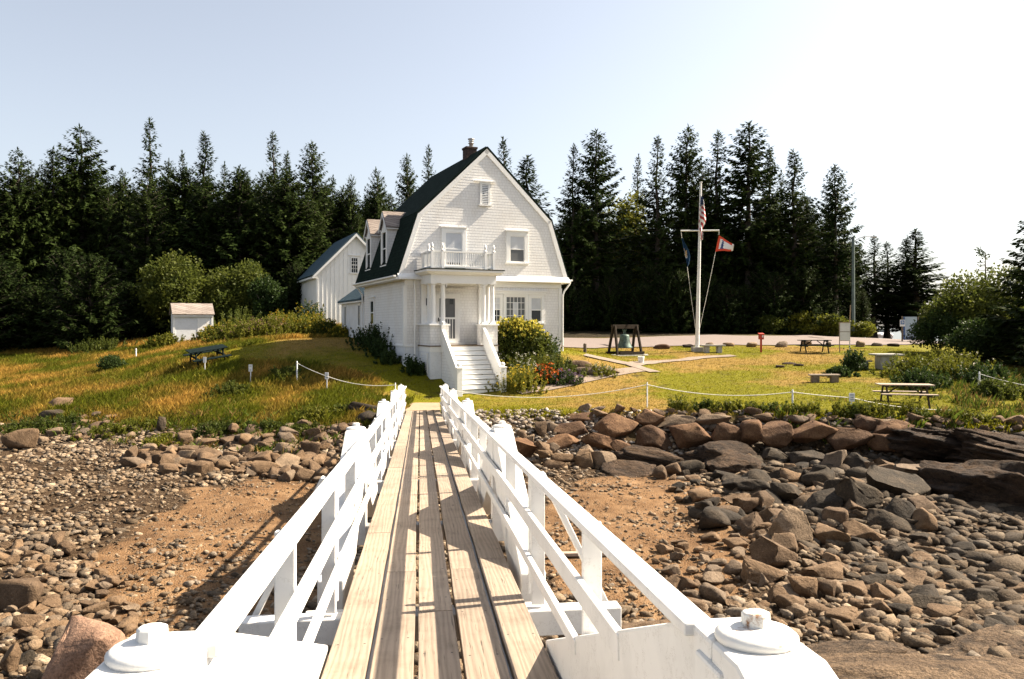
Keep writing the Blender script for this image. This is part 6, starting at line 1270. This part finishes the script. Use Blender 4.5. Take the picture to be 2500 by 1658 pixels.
# white pennant with red border and a blue lighthouse
def pen(s, t):   # s along the fly, t down the hoist
    a = fp(1754, 575).lerp(fp(1746, 615), t); b = fp(1790, 597).lerp(fp(1789, 612), t); p = a.lerp(b, s); return Vector((p.x, -.1 + .07 * math.sin(s * 5 + t * 2), p.z - FP.z + .03 * math.sin(s * 6)))
V = []; S_, T_ = 26, 20
for i in range(S_ + 1):
    for j in range(T_ + 1): V.append(tuple(pen(i / S_, j / T_)))
idx_ = np.arange((S_ + 1) * (T_ + 1)).reshape(S_ + 1, T_ + 1); fq_ = np.stack([idx_[:-1, :-1], idx_[:-1, 1:], idx_[1:, 1:], idx_[1:, :-1]], -1).reshape(-1, 4); mi = []
for i in range(S_):
    for j in range(T_):
        s, t = (i + .5) / S_, (j + .5) / T_; b = s < .14 or t < .13 + .22 * s * .6 or t > 1 - (.13 + .18 * s * .6); b = b and s < .9
        tower = .24 < s < .44 and .2 < t < .84 and (abs(s - .335) < .035 + .045 * (t - .2) or t > .76 or (.33 < t < .40 and abs(s - .335) < .085) or (t < .27 and abs(s - .335) < .05) or (.55 < t < .62 and abs(s - .34) < .08))
        mi.append(1 if b else (2 if tower else 0))
f = npmesh('pennant', np.array(V), fq_, [m_fwh, m_ored, m_fblue], True, None, None, mi); f.location = FP; tag(f, 'white pennant with red border and blue lighthouse flying from the yard end', 'pennant', 'flags on the flagpole')
# street lamp
LP = gp(2083, 815, 66); lt = (HV - 578) / F * 66 - LP.z; o = thing('street_lamp', 'tall grey street lamp with curved arm before the isolated dark spruce', 'street lamp', LP, 0)
MB().tube([(0, 0, -.2), (0, 0, lt)], [.15, .11], 10).build('pole', M_simple('greenish_lamp_pole', (.10, .13, .12), .7, .2, 4, .1), o)
MB().tube([(0, 0, lt - .45), (.5, 0, lt - .1), (1.05, 0, lt + .02), (1.5, 0, lt)], .028, 8).build('arm', m_flue, o); MB().box((1.7, 0, lt - .02), (.5, .2, .12)).build('lamp_head', m_flue, o, bevel=.03)
# signs
o = thing('roadside_sign', 'tall pale blue and white panel sign between two posts by the thicket', 'sign', gp(2222, 846, 60), R(-10))
mb = MB(); mb.box((0, 0, 1.05), (.95, .05, 1.75)); mb.build('panel', M_simple('pale_blue_sign', (.35, .42, .5), .5, .06, 3, 0), o); mb = MB(); mb.box((-.43, -.04, 1.05), (.1, .03, 1.7)); mb.build('blue_stripe', M_simple('blue_sign_stripe', (.05, .1, .25), .5, .1, 3, 0), o)
for x in (-.56, .58):
    mb = MB(); mb.box((x, 0, .9), (.09, .09, 2.15)); mb.build('post', m_oldwood, o)
mb = MB(); mb.box((-.56, -.07, 1.45), (.36, .03, .5)); pl = mb.build('small_plate', m_sign, o); mb = MB(); mb.box((-.56, -.09, 1.5), (.27, .02, .3)); mb.build('blue_field', M_simple('blue_plate', (.06, .14, .32), .5, .1, 3, 0), pl)
mb = MB(); mb.box((-.60, -.102, 1.52), (.035, .006, .2)); mb.box((-.55, -.102, 1.55), (.1, .006, .035)); mb.box((-.51, -.102, 1.5), (.035, .006, .12)); mb.box((-.55, -.102, 1.46), (.1, .006, .03)); mb.build('pictogram', m_fwh, pl)
mb = MB(); mb.box((0, -.035, .32), (.6, .02, .2)); mb.build('dark_lettering', m_ink, o)
# rope line: posts, signs and sagging ropes
def rope_post(u, v, d, h, label, r=.022, name='rope_post'):
    p = gp(u, v, d) if d else G(u, v, 18); o = thing(name, label, 'post', p, 0, 'white posts of the rope line'); MB().lathe([(r, -.15), (r, h - .02), (r * .7, h), (0, h + .005)], (0, 0, 0), 10).build('pole', m_post, o)
    MB().lathe([(r * 1.5, h - .1), (r * 1.5, h - .075)], (0, 0, 0), 10).build('rope_ring', m_rope, o); return p + Vector((0, 0, h - .08))
def small_sign(u, v, d, h, w, sh, label, lines=3):
    p = gp(u, v, d) if d else G(u, v, 18); o = thing('small_sign', label, 'sign', p, 0, 'small white signs on stakes'); mb = MB(); mb.box((0, .0, h * .5 - .1), (.035, .03, h + .1)); mb.build('stake', m_post, o)
    mb = MB(); mb.box((0, -.025, h - sh / 2), (w, .018, sh)); pl = mb.build('sign_plate', m_sign, o, bevel=.004); mb = MB()
    for k in range(lines):
        z = h - sh * (.22 + .56 * k / max(1, lines - 1)); mb.box((0, -.0355, z), (w * (.62 - .1 * (k % 2)), .002, sh * .07))
    if lines: mb.build('dark_lettering', m_ink, pl)
    return p + Vector((0, -.03, h - sh * .55))
def rope(a, b, sag, label):
    n = 24; pts = []
    for i in range(n + 1):
        s = i / n; p = a.lerp(b, s); p.z -= sag * 4 * s * (1 - s); pts.append(p)
    mb = MB(); o0 = a.copy(); mb.tube([q - o0 for q in pts], .013, 6); o = mb.build('rope', m_rope, None, recalc=False, loc=o0); return tag(o, label, 'rope', 'ropes of the rope line')
r1 = rope_post(725, 932, None, .86, 'rope post left of the bridge with the rope tied on top', .03); r2 = rope_post(965, 985, 30.3, .90, 'rope post at the left side of the bridge end'); s1 = small_sign(798, 958, None, .80, .15, .27, 'white sign on a stake on the left rope', 3)
rope(r1, s1, .03, 'short rope from the left post to the white sign'); rope(s1, r2, .16, 'rope sagging from the white sign to the left bridge end')
r3 = rope_post(1091, 985, 30.3, .78, 'rope post at the right side of the bridge end'); r4 = rope_post(1580, 995, None, .90, 'rope post standing alone on the lawn edge right of the steps', .024); r5 = rope_post(1935, 1002, None, .72, 'rope post in the grass left of the stake sign at right', .03)
rope(r3, r4, .38, 'longest rope crossing in front of the steps'); rope(r4, r5, .24, 'rope between the two right lawn posts'); s2 = small_sign(2079, 1003, None, .62, .2, .3, 'white sign on a stake in the grass left of the bleached picnic table', 3)
rope(r5, s2, .02, 'short rope from the right lawn post to the stake sign'); g1 = G(2330, 1010, 18) + Vector((0, 0, .12)); rope(s2, g1, .12, 'rope running low in the grass before the bleached picnic table')
r6 = rope_post(2391, 952, 31, .72, 'rope post at the shade by the right picture edge', .028); g2_ = P(2560, 965, 29); rope(r6, Vector((g2_.x, g2_.y, H(g2_.x, g2_.y) + .55)), .06, 'rope leading out of the right picture edge')
rope_post(1107, 985, 31.0, .62, 'thin post just right of the right bridge end', .018); rope_post(955, 998, 29.6, .7, 'short post leaning on the left bridge end', .02)
small_sign(612, 935, None, .78, .16, .30, 'white sign on a stake in the house shadow', 2); small_sign(500, 905, None, .62, .14, .26, 'white stake sign right below the black picnic table', 0); rope_post(332, 878, None, .62, 'grey post alone in the dry meadow at left', .035, 'marker_post')
# parked cars
m_car = M_simple('white_car_paint', (.7, .7, .72), .2, .03, 2, 0); m_tyre = M_simple('tyre_rubber', (.02, .02, .02), .8, .2, 9, 0); m_lens = M_simple('tail_lamp', (.4, .04, .02), .3, .1, 3, 0); m_head = M_glass('headlamp', (.6, .6, .6)); m_dkcar = M_simple('silver_car_paint', (.35, .37, .40), .25, .03, 2, 0)
def car(label, loc, rz, mat, suv=False):
    o = thing('parked_car', label, 'car', loc, rz, 'cars parked on the road'); h = .12 if suv else 0
    prof = [(-2.1, .35), (-2.15, .6), (-2.05, .88 + h), (-1.9, .95 + h), (-1.55, 1.4 + h * 1.6), (-1.1, 1.5 + h * 1.8), (.1, 1.5 + h * 1.8), (.45, 1.42 + h * 1.6), (1.05, 1.0 + h), (1.9, .86 + h), (2.1, .7), (2.12, .38)]
    vs = []
    for w, k in ((.62, 1), (.88, 0)): pass
    half = lambda z: .86 if z < 1.0 + h else .86 - (z - 1.0 - h) * .42
    n = len(prof); mb = MB(); L_ = [(x, -half(z), z) for x, z in prof]; R_ = [(x, half(z), z) for x, z in prof]
    mb.add(L_ + R_, [tuple(range(n)), tuple(range(2 * n - 1, n - 1, -1))] + [(i, (i + 1) % n, n + (i + 1) % n, n + i) for i in range(n)]); mb.build('body', mat, o, bevel=.05)
    for s in (-1, 1):
        mb = MB(); mb.prism([(-1.7, s * .845, 1.02 + h), (.85, s * .845, 1.02 + h), (.3, s * (.70), 1.42 + h * 1.5), (-1.4, s * .70, 1.42 + h * 1.5)], (0, s * .02, .01)); mb.build('side_window', m_glass, o)
        mb = MB(); mb.box((2.06, s * .62, .74 + h * .4), (.12, .36, .14)); mb.build('headlight', m_head, o, bevel=.02); mb = MB(); mb.box((-2.1, s * .7, .86 + h * .6), (.1, .2, .22)); mb.build('tail_light', m_lens, o, bevel=.02)
        for x in (-1.3, 1.32):
            w = MB().lathe([(.0, -.1), (.26, -.1), (.33, -.08), (.33, .08), (.26, .1), (0, .1)], (0, 0, 0), 18, 0, True).build('wheel', m_tyre, o); w.rotation_euler = (R(90), 0, 0); w.location = (x, s * .80, .33)
            MB().lathe([(.0, -.11), (.19, -.108), (.19, .108), (0, .11)], (0, 0, 0), 14).build('rim', m_flue, w)
    for a, b, k in (((.48, 1.40 + h * 1.6), (1.02, 1.02 + h), .72), ((-1.86, .98 + h), (-1.58, 1.37 + h * 1.6), .72)):
        mb = MB(); off = .012 if a[0] > 0 else -.012; mb.prism([(a[0] + off, -.62, a[1] + .01), (a[0] + off, .62, a[1] + .01), (b[0] + off, k, b[1] + .01), (b[0] + off, -k, b[1] + .01)], (off, 0, .01)); mb.build('windscreen', m_glass, o)
    return o
car('white car parked facing the lawn, right one of two beyond the bushes', gp(2148, 836, 92), R(-100), m_car); car('silver car parked left of the white one, half hidden by bushes', gp(2115, 834, 95), R(-96), m_dkcar, True)
p = G(1392, 1360, 9); o = thing('timber_plank', 'long pale plank lying on the cove floor beyond the right rail', 'plank', p + Vector((.3, 0, .06)), R(3)); 
MB().box((0, 0, 0), (1.9, .14, .06)).build('board', m_bleached, o)
# ------------------------------------------------------------------ camera, sun, sky
cam = bpy.data.cameras.new('camera'); co = bpy.data.objects.new('camera', cam); C.objects.link(co); co.location = (0, 0, 0); co.rotation_euler = (R(90), 0, 0)
cam.sensor_width = 36; cam.lens = F / 2500 * 36; cam.shift_y = -(829 - HV) / 2500; cam.clip_start = .05; cam.clip_end = 9000; bpy.context.scene.camera = co
sd = Vector((math.cos(SUN_EL) * math.cos(SUN_AZ), math.cos(SUN_EL) * math.sin(SUN_AZ), math.sin(SUN_EL)))
sun = bpy.data.lights.new('sun', 'SUN'); sun.energy = 5.0; sun.angle = R(.5); sun.color = (1, .87, .69); so = bpy.data.objects.new('sun', sun); C.objects.link(so); so.rotation_euler = sd.to_track_quat('Z', 'Y').to_euler()
w = bpy.data.worlds.new('World'); bpy.context.scene.world = w; w.use_nodes = True; nt = w.node_tree
sky = nt.nodes.new('ShaderNodeTexSky'); sky.sky_type = 'NISHITA'; sky.sun_disc = False; sky.sun_elevation = SUN_EL; sky.sun_rotation = math.pi / 2 - SUN_AZ; sky.air_density = 1.0; sky.dust_density = 2.2; sky.ozone_density = 1.0; sky.altitude = 10
hs = nt.nodes.new('ShaderNodeHueSaturation'); hs.inputs['Saturation'].default_value = .5; nt.links.new(sky.outputs[0], hs.inputs['Color']); nt.links.new(hs.outputs[0], nt.nodes['Background'].inputs[0]); nt.nodes['Background'].inputs[1].default_value = .062
vs = bpy.context.scene.view_settings; vs.view_transform = 'Standard'; vs.look = 'None'; vs.gamma = 1; vs.use_curve_mapping = False; vs.exposure = 1.8
sc = bpy.context.scene; sc.cycles.max_bounces = 6; sc.cycles.diffuse_bounces = 3; sc.cycles.glossy_bounces = 2; sc.cycles.transmission_bounces = 3; sc.cycles.use_denoising = True
